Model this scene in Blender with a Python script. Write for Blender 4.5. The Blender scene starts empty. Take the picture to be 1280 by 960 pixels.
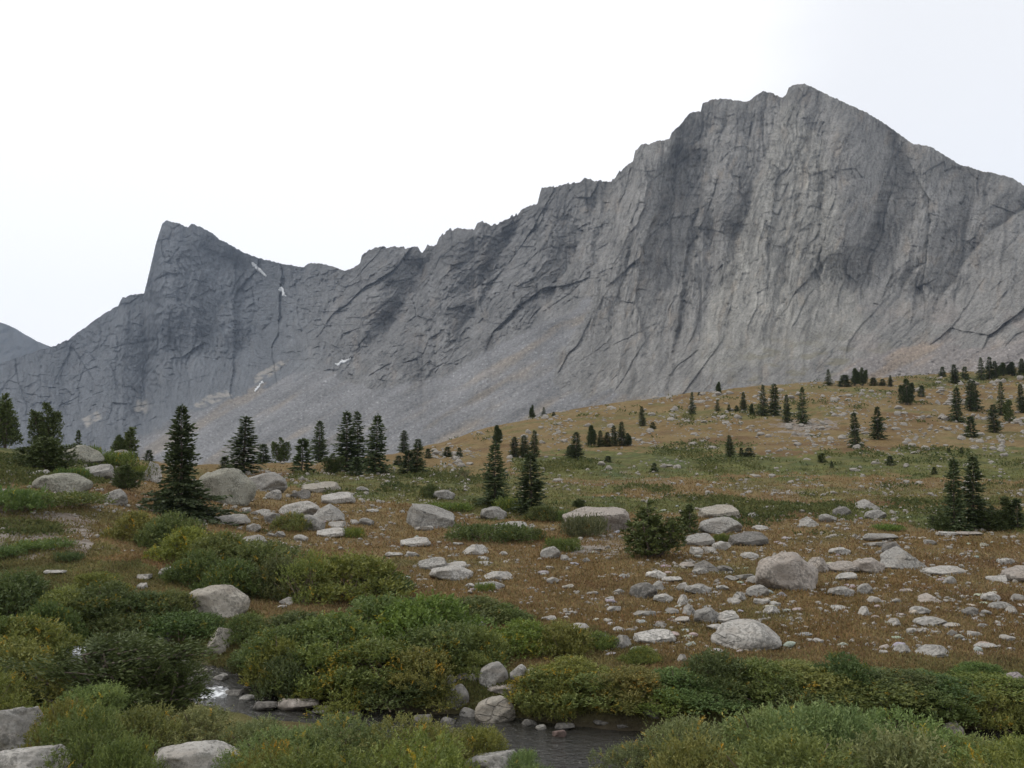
import bpy, bmesh, math, random
import numpy as np
from mathutils import Vector
R = math.radians
random.seed(7)
C = bpy.context.scene
COL = C.collection

# ------------------------------------------------------------------ camera, sky, sun, exposure
F = 1108.0                      # focal length in pixels of the 1280 px wide photograph
HORIZON = 575.0
PITCH = math.atan((HORIZON - 480.0) / F)
cam_d = bpy.data.cameras.new('camera')
cam_d.sensor_width = 36.0
cam_d.lens = 36.0 * F / 1280.0
cam_d.clip_start = 0.1
cam_d.clip_end = 20000.0
cam = bpy.data.objects.new('camera', cam_d)
cam.rotation_euler = (R(90) + PITCH, 0, 0)
COL.objects.link(cam)
C.camera = cam

SUN_EL, SUN_AZ = 48.0, -80.0      # azimuth measured from the view direction, negative = left
C.render.engine = 'CYCLES'
C.cycles.max_bounces = 6
C.cycles.diffuse_bounces = 2
C.cycles.glossy_bounces = 2
C.cycles.transmission_bounces = 3
C.cycles.volume_bounces = 0
C.cycles.use_denoising = True
w = bpy.data.worlds.new('World')
C.world = w
w.use_nodes = True
wn, wl = w.node_tree.nodes, w.node_tree.links
wn.clear()
wo = wn.new('ShaderNodeOutputWorld')
bg = wn.new('ShaderNodeBackground'); bg.inputs['Strength'].default_value = 0.1
sky = wn.new('ShaderNodeTexSky'); sky.sky_type = 'NISHITA'; sky.sun_disc = False
sky.sun_elevation = R(SUN_EL); sky.sun_rotation = R(SUN_AZ); sky.altitude = 3000
tc = wn.new('ShaderNodeTexCoord')
# thin high overcast: cloud brightness in front of the clear sky, open towards the right
mp = wn.new('ShaderNodeMapping'); mp.inputs['Scale'].default_value = (1.2, 1.2, 4.5)
n1 = wn.new('ShaderNodeTexNoise'); n1.inputs['Scale'].default_value = 1.6; n1.inputs['Detail'].default_value = 5
dt = wn.new('ShaderNodeVectorMath'); dt.operation = 'DOT_PRODUCT'
dv = Vector((0.62, 0.70, 0.36)).normalized(); dt.inputs[1].default_value = dv
mr = wn.new('ShaderNodeMapRange'); mr.interpolation_type = 'SMOOTHSTEP'
mr.inputs['From Min'].default_value = 0.86; mr.inputs['From Max'].default_value = 1.0
ad = wn.new('ShaderNodeMath'); ad.operation = 'MULTIPLY_ADD'; ad.inputs[1].default_value = 0.55
cr = wn.new('ShaderNodeMapRange'); cr.interpolation_type = 'SMOOTHSTEP'
cr.inputs['From Min'].default_value = 0.35; cr.inputs['From Max'].default_value = 1.05
cr.inputs['To Min'].default_value = 1.0; cr.inputs['To Max'].default_value = 0.80
mx = wn.new('ShaderNodeMix'); mx.data_type = 'RGBA'
mx.inputs['B'].default_value = (11.0, 11.0, 11.1, 1)
wl.new(tc.outputs['Generated'], mp.inputs[0]); wl.new(mp.outputs[0], n1.inputs['Vector'])
wl.new(tc.outputs['Generated'], dt.inputs[0]); wl.new(dt.outputs['Value'], mr.inputs['Value'])
wl.new(n1.outputs['Fac'], ad.inputs[0]); wl.new(mr.outputs[0], ad.inputs[2])
wl.new(ad.outputs[0], cr.inputs['Value'])
wl.new(cr.outputs[0], mx.inputs['Factor']); wl.new(sky.outputs[0], mx.inputs['A'])
wl.new(mx.outputs['Result'], bg.inputs[0]); wl.new(bg.outputs[0], wo.inputs['Surface'])

sun_d = bpy.data.lights.new('sun', 'SUN')
sun_d.energy = 1.7; sun_d.angle = R(11); sun_d.color = (1.0, 0.95, 0.88)
sun = bpy.data.objects.new('sun', sun_d)
COL.objects.link(sun)
sv = Vector((math.sin(R(SUN_AZ)) * math.cos(R(SUN_EL)), math.cos(R(SUN_AZ)) * math.cos(R(SUN_EL)), math.sin(R(SUN_EL))))
sun.rotation_euler = sv.to_track_quat('Z', 'Y').to_euler()
vs = C.view_settings
vs.view_transform = 'Standard'; vs.look = 'None'; vs.gamma = 1.0; vs.exposure = 0.06; vs.use_curve_mapping = False

# ------------------------------------------------------------------ helpers
def elev(row):                    # tangent of the elevation angle seen at a photo row
    return np.tan(PITCH + np.arctan((480.0 - np.asarray(row, float)) / F))
def row_of(e):
    return 480.0 - F * np.tan(np.arctan(e) - PITCH)
CP, SP = math.cos(PITCH), math.sin(PITCH)
def x_at(px, Y, z):
    return (np.asarray(px, float) - 640.0) / F * (Y * CP + z * SP)
def px_of(X, Y, z=0.0):
    return 640.0 + F * X / (Y * CP + z * SP)

def _hash(ix, iy, iz, seed):
    with np.errstate(over='ignore'):
        h = ix.astype(np.uint32) * np.uint32(374761393) + iy.astype(np.uint32) * np.uint32(668265263) \
            + iz.astype(np.uint32) * np.uint32(2246822519) + np.uint32((seed * 3266489917) & 0xFFFFFFFF)
        h = (h ^ (h >> np.uint32(13))) * np.uint32(1274126177)
        h = (h ^ (h >> np.uint32(16))) * np.uint32(2654435761)
        return (h ^ (h >> np.uint32(15)))
def noise2(x, y, seed=0):
    """gradient noise, about -1..1"""
    x = np.asarray(x, np.float32); y = np.asarray(y, np.float32)
    ix = np.floor(x).astype(np.int32); iy = np.floor(y).astype(np.int32)
    fx = x - ix; fy = y - iy
    u = fx * fx * fx * (fx * (fx * 6 - 15) + 10); v = fy * fy * fy * (fy * (fy * 6 - 15) + 10)
    z = np.zeros_like(ix)
    def g(dx, dy):
        a = (_hash(ix + dx, iy + dy, z, seed) & np.uint32(1023)).astype(np.float32) * np.float32(2 * math.pi / 1024)
        return np.cos(a) * (fx - dx) + np.sin(a) * (fy - dy)
    a = g(0, 0); b = g(1, 0); c = g(0, 1); d = g(1, 1)
    a = a + u * (b - a); c = c + u * (d - c)
    return (a + v * (c - a)) * 1.5
def fbm2(x, y, seed=0, octs=4, gain=0.5):
    s = 0; a = 1.0; t = 0
    for k in range(octs):
        s = s + a * noise2(x * 2.03 ** k + 17.3 * k, y * 2.03 ** k - 9.1 * k, seed + k); t += a; a *= gain
    return s / t
def billow2(x, y, seed=0, octs=3, gain=0.5):   # sharp creases at 0, rounded tops near 1
    s = 0; a = 1.0; t = 0
    for k in range(octs):
        s = s + a * np.minimum(np.abs(noise2(x * 2.1 ** k + 7.7 * k, y * 2.1 ** k + 3.3 * k, seed + k)) * 1.7, 1.2); t += a; a *= gain
    return s / t
def worley2(x, y, seed=0):
    """cells: returns nearest distance, gap to the second nearest, offset from the cell point (dx, dy), two random values of the cell"""
    x = np.asarray(x, np.float32); y = np.asarray(y, np.float32)
    ix = np.floor(x).astype(np.int32); iy = np.floor(y).astype(np.int32)
    z = np.zeros_like(ix)
    f1 = np.full(x.shape, 9.0, np.float32); f2 = f1.copy()
    bx = np.zeros_like(x); by = np.zeros_like(x); hv = np.zeros(x.shape, np.uint32)
    for dx in (-1, 0, 1):
        for dy in (-1, 0, 1):
            h = _hash(ix + dx, iy + dy, z, seed)
            px_ = (ix + dx) + 0.08 + 0.84 * (h & np.uint32(1023)).astype(np.float32) / 1023
            py_ = (iy + dy) + 0.08 + 0.84 * ((h >> np.uint32(10)) & np.uint32(1023)).astype(np.float32) / 1023
            ex = x - px_; ey = y - py_
            d = np.sqrt(ex * ex + ey * ey)
            m = d < f1
            f2 = np.where(m, f1, np.minimum(f2, d))
            f1 = np.where(m, d, f1); bx = np.where(m, ex, bx); by = np.where(m, ey, by); hv = np.where(m, h, hv)
    h2 = _hash(hv.astype(np.int32), z, z, seed + 7)
    r1 = (h2 & np.uint32(4095)).astype(np.float32) / 2047.5 - 1; r2 = ((h2 >> np.uint32(12)) & np.uint32(4095)).astype(np.float32) / 2047.5 - 1
    r3 = ((h2 >> np.uint32(22)) & np.uint32(1023)).astype(np.float32) / 511.5 - 1
    return f1, f2 - f1, bx, by, r1, r2, r3
def plates(x, y, seed, off, tx, ty, crack, cw=0.09):
    """broken rock: every cell a plane of its own tilt and setback, open joints between"""
    f1, gap, bx, by, r1, r2, r3 = worley2(x, y, seed)
    return off * r1 + tx * r2 * bx + ty * r3 * by + crack * np.exp(-gap / cw)
def noise3(p, seed=0):
    i = np.floor(p).astype(np.int32); f = (p - i).astype(np.float32)
    u = f * f * f * (f * (f * 6 - 15) + 10)
    r = 0
    for dx in (0, 1):
        for dy in (0, 1):
            for dz in (0, 1):
                h = (_hash(i[:, 0] + dx, i[:, 1] + dy, i[:, 2] + dz, seed) & np.uint32(65535)).astype(np.float32) / 32767.5 - 1
                r = r + h * (u[:, 0] if dx else 1 - u[:, 0]) * (u[:, 1] if dy else 1 - u[:, 1]) * (u[:, 2] if dz else 1 - u[:, 2])
    return r
def sstep(a, b, x):
    t = np.clip((x - a) / (b - a), 0, 1)
    return t * t * (3 - 2 * t)
def blur(a, n, axis):
    if n < 1: return a
    k = np.exp(-0.5 * (np.arange(-3 * n, 3 * n + 1) / n) ** 2); k /= k.sum()
    p = [(0, 0)] * a.ndim; p[axis] = (3 * n, 3 * n)
    return np.apply_along_axis(lambda v: np.convolve(v, k, 'valid'), axis, np.pad(a, p, mode='edge'))

def mesh_obj(name, verts, faces, mat=None, parent=None, smooth=False, attrs=None, uniform=4):
    """verts (n,3); faces (m,k) with k = 3 or 4"""
    me = bpy.data.meshes.new(name)
    verts = np.asarray(verts, np.float32); faces = np.asarray(faces, np.int32)
    me.vertices.add(len(verts)); me.vertices.foreach_set('co', verts.ravel())
    k = faces.shape[1]
    me.loops.add(faces.size); me.loops.foreach_set('vertex_index', faces.ravel())
    me.polygons.add(len(faces))
    me.polygons.foreach_set('loop_start', np.arange(0, faces.size, k, dtype=np.int32))
    me.polygons.foreach_set('loop_total', np.full(len(faces), k, np.int32))
    if smooth:
        me.polygons.foreach_set('use_smooth', np.ones(len(faces), bool))
    me.update(calc_edges=True)
    for an, av in (attrs or {}).items():
        av = np.asarray(av, np.float32)
        if av.ndim == 1:
            a = me.attributes.new(an, 'FLOAT', 'POINT'); a.data.foreach_set('value', av)
        else:
            if av.shape[1] == 3: av = np.hstack([av, np.ones((len(av), 1), np.float32)])
            a = me.attributes.new(an, 'FLOAT_COLOR', 'POINT'); a.data.foreach_set('color', av.ravel())
    if mat: me.materials.append(mat)
    o = bpy.data.objects.new(name, me)
    COL.objects.link(o)
    if parent: o.parent = parent
    return o
def grid_faces(nu, nv):
    i = np.arange(nu * nv).reshape(nv, nu)
    return np.stack([i[:-1, :-1], i[:-1, 1:], i[1:, 1:], i[1:, :-1]], -1).reshape(-1, 4)
def tag(o, label=None, cat=None, group=None, kind=None):
    if label: o['label'] = label
    if cat: o['category'] = cat
    if group: o['group'] = group
    if kind: o['kind'] = kind
    return o
def polymask(U, V, poly, soft=0.0):
    """1 inside the polygon"""
    ins = np.zeros(U.shape, bool)
    n = len(poly)
    for k in range(n):
        x0, y0 = poly[k]; x1, y1 = poly[(k + 1) % n]
        if y0 == y1: continue
        c = ((y0 > V) != (y1 > V)) & (U < (x1 - x0) * (V - y0) / (y1 - y0) + x0)
        ins ^= c
    return ins.astype(float)

class NT:
    """tiny node helper"""
    def __init__(s, name):
        s.m = bpy.data.materials.new(name); s.m.use_nodes = True
        s.t = s.m.node_tree; s.t.nodes.clear()
        s.out = s.t.nodes.new('ShaderNodeOutputMaterial')
    def n(s, typ, **kw):
        nd = s.t.nodes.new('ShaderNode' + typ)
        for k, v in kw.items():
            if k.startswith('_'): setattr(nd, k[1:], v)
        return nd
    def set(s, nd, key, v):
        if hasattr(v, 'links'): s.t.links.new(v, nd.inputs[key])
        else: nd.inputs[key].default_value = v
    def noise(s, vec, scale, detail=4, rough=0.55, dist=0.0):
        nd = s.n('TexNoise'); s.set(nd, 'Vector', vec)
        nd.inputs['Scale'].default_value = scale; nd.inputs['Detail'].default_value = detail
        nd.inputs['Roughness'].default_value = rough; nd.inputs['Distortion'].default_value = dist
        return nd.outputs['Fac']
    def mapping(s, vec, scale=(1, 1, 1), rot=(0, 0, 0), loc=(0, 0, 0)):
        nd = s.n('Mapping'); s.set(nd, 'Vector', vec)
        nd.inputs['Scale'].default_value = scale; nd.inputs['Rotation'].default_value = rot; nd.inputs['Location'].default_value = loc
        return nd.outputs[0]
    def rng(s, v, a, b, c=0.0, d=1.0, smooth=True):
        nd = s.n('MapRange')
        if smooth: nd.interpolation_type = 'SMOOTHSTEP'
        s.set(nd, 'Value', v)
        for k, x in zip(('From Min', 'From Max', 'To Min', 'To Max'), (a, b, c, d)): nd.inputs[k].default_value = x
        return nd.outputs[0]
    def mix(s, f, a, b, mode='MIX'):
        nd = s.n('Mix'); nd.data_type = 'RGBA'; nd.blend_type = mode
        s.set(nd, 'Factor', f)
        for k, v in (('A', a), ('B', b)):
            if isinstance(v, tuple) and len(v) == 3: v = v + (1,)
            s.set(nd, k, v)
        return nd.outputs['Result']
    def math(s, op, a, b=0.5, c=0.5):
        nd = s.n('Math'); nd.operation = op
        s.set(nd, 0, a); s.set(nd, 1, b); s.set(nd, 2, c)
        return nd.outputs[0]
    def attr(s, name, out='Color'):
        nd = s.n('Attribute'); nd.attribute_name = name
        return nd.outputs[out]
    def hsv(s, col, h=0.5, sa=1.0, v=1.0):
        nd = s.n('HueSaturation'); s.set(nd, 'Color', col); s.set(nd, 'Hue', h); s.set(nd, 'Saturation', sa); s.set(nd, 'Value', v)
        return nd.outputs[0]
    def principled(s, col, rough=0.9, bump=None, dist=0.1, strength=1.0, spec=0.2):
        b = s.n('BsdfPrincipled'); s.set(b, 'Base Color', col); s.set(b, 'Roughness', rough)
        b.inputs['Specular IOR Level'].default_value = spec
        if bump is not None:
            bp = s.n('Bump'); s.set(bp, 'Height', bump); bp.inputs['Distance'].default_value = dist; bp.inputs['Strength'].default_value = strength
            s.t.links.new(bp.outputs[0], b.inputs['Normal'])
        s.t.links.new(b.outputs[0], s.out.inputs['Surface'])
        return s.m
    def pos(s): return s.n('NewGeometry').outputs['Position']
    def obj(s): return s.n('TexCoord').outputs['Object']

# ------------------------------------------------------------------ mountains
CREST = [(-300, 470), (-100, 462), (0, 455), (30, 444), (65, 433), (85, 425), (105, 410), (130, 392), (148, 382), (153, 372), (165, 368), (180, 367), (184, 352),
 (190, 325), (196, 300), (203, 280), (208, 276), (222, 279), (235, 284), (240, 280), (250, 283), (262, 290), (280, 302), (300, 313), (320, 322), (345, 328),
 (370, 333), (380, 334), (386, 329), (400, 329), (415, 333), (430, 338), (440, 336), (450, 330), (452, 320), (462, 312), (475, 309), (500, 309), (522, 310),
 (528, 316), (535, 306), (545, 308), (549, 298), (556, 290), (570, 286), (592, 287), (597, 277), (608, 277), (614, 282), (630, 276), (645, 268), (655, 260),
 (665, 257), (672, 253), (677, 236), (685, 234), (700, 232), (720, 228), (730, 224), (738, 223), (745, 227), (765, 226), (770, 219), (780, 209), (791, 202),
 (794, 188), (800, 182), (820, 177), (837, 174), (840, 165), (850, 157), (855, 150), (863, 141), (876, 139), (878, 130), (890, 124), (905, 123), (925, 126),
 (935, 127), (945, 119), (955, 114), (965, 116), (975, 122), (982, 120), (986, 110), (993, 105), (1005, 105), (1020, 111), (1040, 121), (1060, 130),
 (1085, 142), (1110, 157), (1140, 179), (1165, 184), (1200, 206), (1225, 213), (1250, 218), (1265, 222), (1280, 232), (1360, 290), (1600, 380)]
DTAB = {-300: [(615, 1500), (540, 2000), (470, 2400)], 0: [(615, 1300), (560, 1700), (500, 2150), (455, 2500)],
 100: [(615, 1200), (550, 1700), (500, 2150), (440, 2400), (410, 2600)], 210: [(615, 1100), (550, 1600), (500, 2150), (450, 2350), (380, 2450), (276, 2600)],
 300: [(615, 1050), (540, 1450), (495, 1900), (450, 2250), (380, 2400), (313, 2550)], 380: [(615, 1000), (540, 1300), (480, 1650), (430, 1950), (334, 2300)],
 460: [(615, 950), (540, 1180), (480, 1450), (420, 1750), (313, 2050)], 560: [(615, 850), (540, 1050), (470, 1300), (400, 1600), (288, 1900)],
 680: [(615, 750), (520, 900), (440, 1200), (380, 1420), (236, 1750)], 780: [(615, 700), (500, 850), (420, 1150), (330, 1380), (205, 1640)],
 880: [(615, 680), (490, 850), (420, 1130), (340, 1320), (220, 1470), (130, 1570)], 1000: [(615, 650), (480, 840), (430, 1070), (350, 1260), (220, 1400), (105, 1500)],
 1110: [(615, 630), (470, 830), (420, 1050), (350, 1230), (250, 1350), (157, 1450)], 1200: [(615, 600), (460, 800), (410, 1000), (340, 1180), (206, 1420)],
 1280: [(615, 580), (455, 780), (400, 950), (330, 1120), (232, 1400)], 1600: [(615, 560), (450, 800), (400, 1100), (380, 1350)]}
RB = 615.0
us = np.concatenate([np.linspace(-300, -40, 60, endpoint=False), np.arange(-40, 1320, 1.05), np.linspace(1320, 1600, 60)])
NU, NV = len(us), 500
rc = np.interp(us, [p[0] for p in CREST], [p[1] for p in CREST])
rc0 = rc.copy()
_b = np.floor(us / 5.5 + 1.5 * noise2(us / 14, us * 0, 12))
rc = rc + sstep(420, 470, us) * (1 - sstep(790, 850, us)) * 2.6 * (((_b * 0.618) % 1.0) - 0.5) * 2 * (0.6 + 0.6 * noise2(us / 30, us * 0, 14))
rc = rc + 1.6 * fbm2(us / 9, us * 0 + 3.3, 5, 3) + 1.2 * (noise2(us / 3.1, us * 0, 8))
tg = np.linspace(0, 1, 120)
cu = np.array(sorted(DTAB)); tab = []
for u0 in cu:
    k = sorted(DTAB[u0], reverse=True)
    tt = [(RB - r) / (RB - k[-1][0]) for r, _ in k]
    tab.append(np.interp(tg, tt, [d for _, d in k]))
tab = blur(np.array(tab), 4, 1)
fu = np.linspace(-300, 1600, 381)
tab = np.array([np.interp(fu, cu, tab[:, j]) for j in range(120)]).T
tab = blur(tab, 6, 0)
tv = np.linspace(0, 1, NV)
U = np.repeat(us[None, :], NV, 0)
T = np.repeat(tv[:, None], NU, 1)
ROW = RB - T * (RB - rc0[None, :]) + (rc - rc0)[None, :] * T ** 10
iu = np.clip((U + 300) / 5.0, 0, 379.999); i0 = iu.astype(int); fx = iu - i0
jt = np.clip(T * 119, 0, 118.999); j0 = jt.astype(int); fy = jt - j0
D = (tab[i0, j0] * (1 - fx) + tab[i0 + 1, j0] * fx) * (1 - fy) + (tab[i0, j0 + 1] * (1 - fx) + tab[i0 + 1, j0 + 1] * fx) * fy

TALUS = [(130, 565), (240, 515), (300, 493), (335, 479), (400, 462), (440, 474), (470, 490), (520, 476), (560, 470), (600, 446), (640, 424), (680, 402),
 (710, 390), (737, 372), (746, 378), (717, 415), (697, 440), (688, 470), (705, 488), (735, 500), (765, 488), (790, 499), (850, 494), (900, 484), (1000, 478),
 (1040, 474), (1065, 458), (1095, 440), (1150, 428), (1205, 434), (1280, 430), (1600, 450), (1600, 720), (130, 720)]
wu = U + 16 * fbm2(U / 26, ROW / 26, 31, 4); wr = ROW + 11 * fbm2((U * .5 + ROW * .87) / 9, (U * .87 - ROW * .5) / 40, 37, 4)
talus = polymask(wu, wr, TALUS)
talus = blur(blur(talus, 1, 0), 1, 1)
# depth structure, in photo-pixel lengths, scaled to metres by D / F
px = D / F
wU = U + 14 * fbm2(U / 75, ROW / 90, 3, 3)
left = 1 - sstep(330, 470, U)                         # the far left peak
massif = sstep(640, 800, U)
diag = np.clip(sstep(340, 440, ROW) * sstep(980, 1120, U) + 0.75 * sstep(390, 450, ROW) * massif + (1 - massif) * (1 - left) * 0.9 + sstep(1180, 1290, U) * 0.8, 0, 1)
aV = wU + 0.20 * ROW
aD = wU + 0.95 * ROW
aL = wU - 0.05 * ROW
def field(a, r, sd, k=1.0):
    w1 = a + 4 * fbm2(a / 40, r / 60, sd + 1, 3); w2 = r + 6 * fbm2(a / 50, r / 50, sd + 2, 3)
    return (17 * (1 - billow2(w1 / 95, w2 / 420, sd, 2))
            + plates(w1 / 58, w2 / 200, sd + 20, 5.0, 25, 9, 1.8, 0.05) + plates(w1 / 23, w2 / 80 + 4.4, sd + 24, 2.8, 10.5, 4.0, 1.3, 0.06)
            + plates(w1 / 9.5, w2 / 27 + 1.7, sd + 28, 1.7, 4.2, 2.2, 1.2, 0.10) + plates(w1 / 4.2, w2 / 10 + 8.1, sd + 32, 1.2, 2.2, 1.5, 0.7, 0.14))
dV = field(aV, ROW, 100); dD = field(aD * 0.74, ROW * 0.8 - 0.6 * U, 140); dL = field(aL * 1.2, ROW * 1.2, 180) * 0.7
iso = 9 * fbm2(U / 60, ROW / 60, 60, 3) + plates(wU / 24, ROW / 17 + U / 60, 66, 3.2, 6, 6, 1.2) + plates(wU / 9, ROW / 7, 67, 2.0, 3.4, 3.4, 0.8) + plates(wU / 4.5, ROW / 3.6, 68, 1.1, 1.6, 1.6, 0.4) + 1.0 * fbm2(U / 5, ROW / 5, 71, 2)
rough = np.clip((1 - massif) * (1 - left), 0, 1)       # the broken middle ridge is blockier than the smooth slabs
smooth_slab = sstep(860, 930, U) * (1 - sstep(1040, 1200, U)) * sstep(140, 200, ROW)
disp = (dV * (1 - diag) + dD * diag) * (1 - left) + dL * left
disp = disp * (0.9 + 0.15 * rough - 0.30 * smooth_slab) + iso * (0.30 + 0.75 * rough + 0.45 * left)
def step(line, A, W, edge=4.0, recess='right', fade=26):
    """a corner in the wall: on one side of the line the rock stands back by A and comes forward again over W"""
    ln = sorted((r, u) for u, r in line)
    ul = np.interp(ROW, [p[0] for p in ln], [p[1] for p in ln]) + 7 * fbm2(U * 0 + 1.0, ROW / 18, int(A * 7 + W), 4, 0.65)
    s = (U - ul) * (1 if recess == 'right' else -1)
    env = sstep(ln[0][0] - fade, ln[0][0] + 6, ROW) * (1 - sstep(ln[-1][0] - 6, ln[-1][0] + fade, ROW))
    return 1.5 * A * env * sstep(-edge, edge, s) * np.exp(-np.clip(s, 0, 9e9) / W)
disp += step([(886, 205), (876, 250), (868, 320), (858, 400), (835, 460)], 34, 20, 3, 'left')
disp += step([(848, 165), (838, 230), (820, 300), (800, 350)], 16, 45, 7, 'right')
disp += step([(1098, 160), (1113, 205), (1112, 240), (1098, 280), (1078, 315)], 34, 30, 14, 'right')
disp += step([(1196, 215), (1197, 275), (1180, 300)], 18, 22, 6, 'right')
disp += step([(982, 122), (968, 175), (946, 230), (925, 300), (905, 380)], 20, 60, 6, 'left')
disp += step([(1032, 230), (1026, 340)], 15, 12, 3, 'left')
disp += step([(987, 320), (966, 430)], 13, 14, 3, 'left')
disp += step([(1290, 255), (1240, 290), (1205, 330), (1175, 380), (1160, 410)], 34, 34, 4, 'left')
disp += step([(800, 215), (765, 300), (738, 350), (722, 400), (700, 440), (690, 470)], 24, 45, 6, 'left')
disp += step([(942, 250), (926, 320), (912, 410)], 14, 14, 3, 'left')
disp += step([(790, 320), (770, 400), (760, 470)], 12, 24, 4, 'left')
disp += step([(830, 330), (815, 400), (812, 470)], 12, 22, 4, 'left')
disp += step([(677, 240), (640, 300), (600, 360)], 12, 30, 5, 'left')
disp += step([(556, 290), (530, 350), (490, 400)], 14, 30, 5, 'left')
disp += step([(452, 318), (430, 370), (390, 420)], 14, 34, 5, 'left')
disp += step([(152, 372), (140, 420), (120, 480), (110, 520)], 12, 40, 6, 'left')
disp += step([(385, 330), (372, 370), (340, 420)], 10, 30, 5, 'left')
disp += step([(300, 318), (296, 400), (280, 450)], 6, 30, 8, 'right')
def rib(line, A, W):
    ln = sorted((r, u) for u, r in line)
    ul = np.interp(ROW, [p[0] for p in ln], [p[1] for p in ln])
    env = sstep(ln[0][0] - 30, ln[0][0] + 15, ROW) * (1 - sstep(ln[-1][0] - 15, ln[-1][0] + 40, ROW))
    return 1.5 * A * env * np.exp(-((U - ul) / W) ** 2)
disp += rib([(1060, 140), (1062, 230), (1050, 320)], -42, 40) + rib([(1150, 190), (1155, 260), (1140, 340)], -26, 30) + rib([(925, 130), (915, 190), (900, 260)], -20, 30)
disp += rib([(985, 125), (975, 250), (960, 400)], -22, 42) + rib([(855, 200), (838, 330), (815, 420)], 22, 22) + rib([(890, 250), (885, 400)], 16, 10) + rib([(820, 190), (780, 300), (755, 380)], -20, 26)
disp += rib([(215, 280), (225, 400)], -22, 30) + rib([(300, 320), (330, 400), (300, 470)], 24, 30) + rib([(160, 400), (150, 500)], -24, 28) + rib([(95, 440), (80, 520)], 20, 25)
disp += rib([(490, 320), (470, 380), (430, 430)], -22, 26) + rib([(575, 295), (550, 380), (510, 440)], -22, 28) + rib([(530, 320), (500, 390), (460, 440)], 18, 16) + rib([(640, 290), (610, 370), (570, 440)], 18, 18) + rib([(700, 250), (670, 330), (640, 390)], -20, 26)
disp += step([(1240, 320), (1200, 370), (1150, 430)], 16, 26, 4, 'left') + step([(1150, 330), (1120, 380), (1070, 440)], 14, 24, 4, 'left') + step([(1090, 330), (1060, 380), (1020, 430)], 10, 22, 4, 'left') + step([(1280, 350), (1240, 400), (1190, 440)], 14, 24, 4, 'left')
disp += step([(745, 260), (720, 320), (690, 370)], 16, 26, 4, 'left') + step([(860, 300), (850, 400), (835, 480)], 12, 18, 3, 'right') + step([(1000, 200), (998, 300), (990, 380)], 9, 16, 3, 'left')
tal_d = 6.5 * fbm2((U * .5 + ROW * .87) / 11, (U * .87 - ROW * .5) / 120, 99, 3) + 1.3 * fbm2(U / 7, ROW / 4, 90, 3) + 0.9 * noise2(U / 2.2, ROW / 1.7, 95) + 5 * fbm2((U + ROW) / 90, ROW / 60, 97, 2)
tal_d = tal_d + plates(U / 5.5, ROW / 3.6, 92, 1.0, 1.3, 1.3, 0.5) * (0.6 + 1.8 * sstep(1000, 1100, U)) + plates(U / 2.8, ROW / 2.2, 94, 0.6, 0.7, 0.7, 0.3)
ts_ = blur(blur(talus, 4, 0), 4, 1)
dlow = blur(blur(disp, 9, 0), 9, 1)
disp = disp * (1 - ts_) + (tal_d + 0.6 * dlow + 5) * ts_
disp = disp * np.minimum(1, 0.35 + (1 - T) * 9)
Dd = D + disp * px
Z = elev(ROW) * Dd
X = x_at(U, Dd, Z)
# rock colour: pale granite, darker and bluer on the far peak, rust and black streaks, pinkish clean slabs
g = fbm2(U / 45, ROW / 45, 201, 4); g2 = fbm2(aV / 9, ROW / 60, 205, 3); g3 = fbm2(U / 18, ROW / 14, 209, 3)
base = np.array([0.182, 0.177, 0.167])[None, None] * (1 + 0.30 * g + 0.22 * g2)[..., None]
darkr = np.array([0.108, 0.115, 0.124])[None, None] * (1 + 0.22 * g + 0.16 * g3)[..., None]
midr = np.array([0.140, 0.139, 0.137])[None, None] * (1 + 0.32 * g + 0.2 * g3)[..., None]
lf = left[..., None]; rg = rough[..., None]
col = base * (1 - rg) + midr * rg
col = col * (1 - lf) + darkr * lf
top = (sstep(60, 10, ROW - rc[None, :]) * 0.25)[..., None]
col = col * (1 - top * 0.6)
rust = (sstep(0.12, 0.5, fbm2(aV / 16, ROW / 34, 221, 4)) * 0.45)[..., None] * (1 - 0.6 * lf)
col = col * (1 - rust) + col * np.array([1.14, 1.0, 0.86]) * rust
streak = (sstep(0.2, 0.5, fbm2(aV / 13, ROW / 190, 231, 3)) * 0.35 * massif * (1 - talus))[..., None]
col = col * (1 - streak)
aT = aV * (1 - diag) + aD * 0.74 * diag; rT = ROW * (1 - diag) + (ROW * 0.8 - 0.6 * U) * diag
def grain(a, r, sd):
    return (0.30 * fbm2(a / 3.4, r / 15, sd, 3) + 0.22 * fbm2(a / 9, r / 40, sd + 3, 3) + 0.20 * noise2(U / 2.1, ROW / 2.1, sd + 5)
            - 0.42 * np.exp(-np.abs(fbm2(a / 13, r / 70, sd + 7, 3)) / 0.022) - 0.30 * np.exp(-np.abs(fbm2(a / 6, r / 22, sd + 9, 2)) / 0.03))
gr_ = grain(aV, ROW, 281) * (1 - diag) + grain(aD * 0.74, ROW * 0.8 - 0.6 * U, 283) * diag
col = col * np.clip(1.06 + 1.3 * gr_ * (1 - 0.4 * left), 0.30, 1.75)[..., None]
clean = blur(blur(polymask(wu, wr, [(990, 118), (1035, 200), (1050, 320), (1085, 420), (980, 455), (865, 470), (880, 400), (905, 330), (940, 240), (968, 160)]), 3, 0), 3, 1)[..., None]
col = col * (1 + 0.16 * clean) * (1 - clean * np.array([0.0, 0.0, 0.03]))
pink = (sstep(1010, 1120, U) * sstep(340, 430, ROW) * sstep(-0.1, 0.5, fbm2(U / 50, ROW / 25, 241, 3)))[..., None]
col = col * (1 - 0.7 * pink) + np.array([0.235, 0.207, 0.188]) * np.clip(1 + gr_, .5, 1.5)[..., None] * 0.7 * pink
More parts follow.
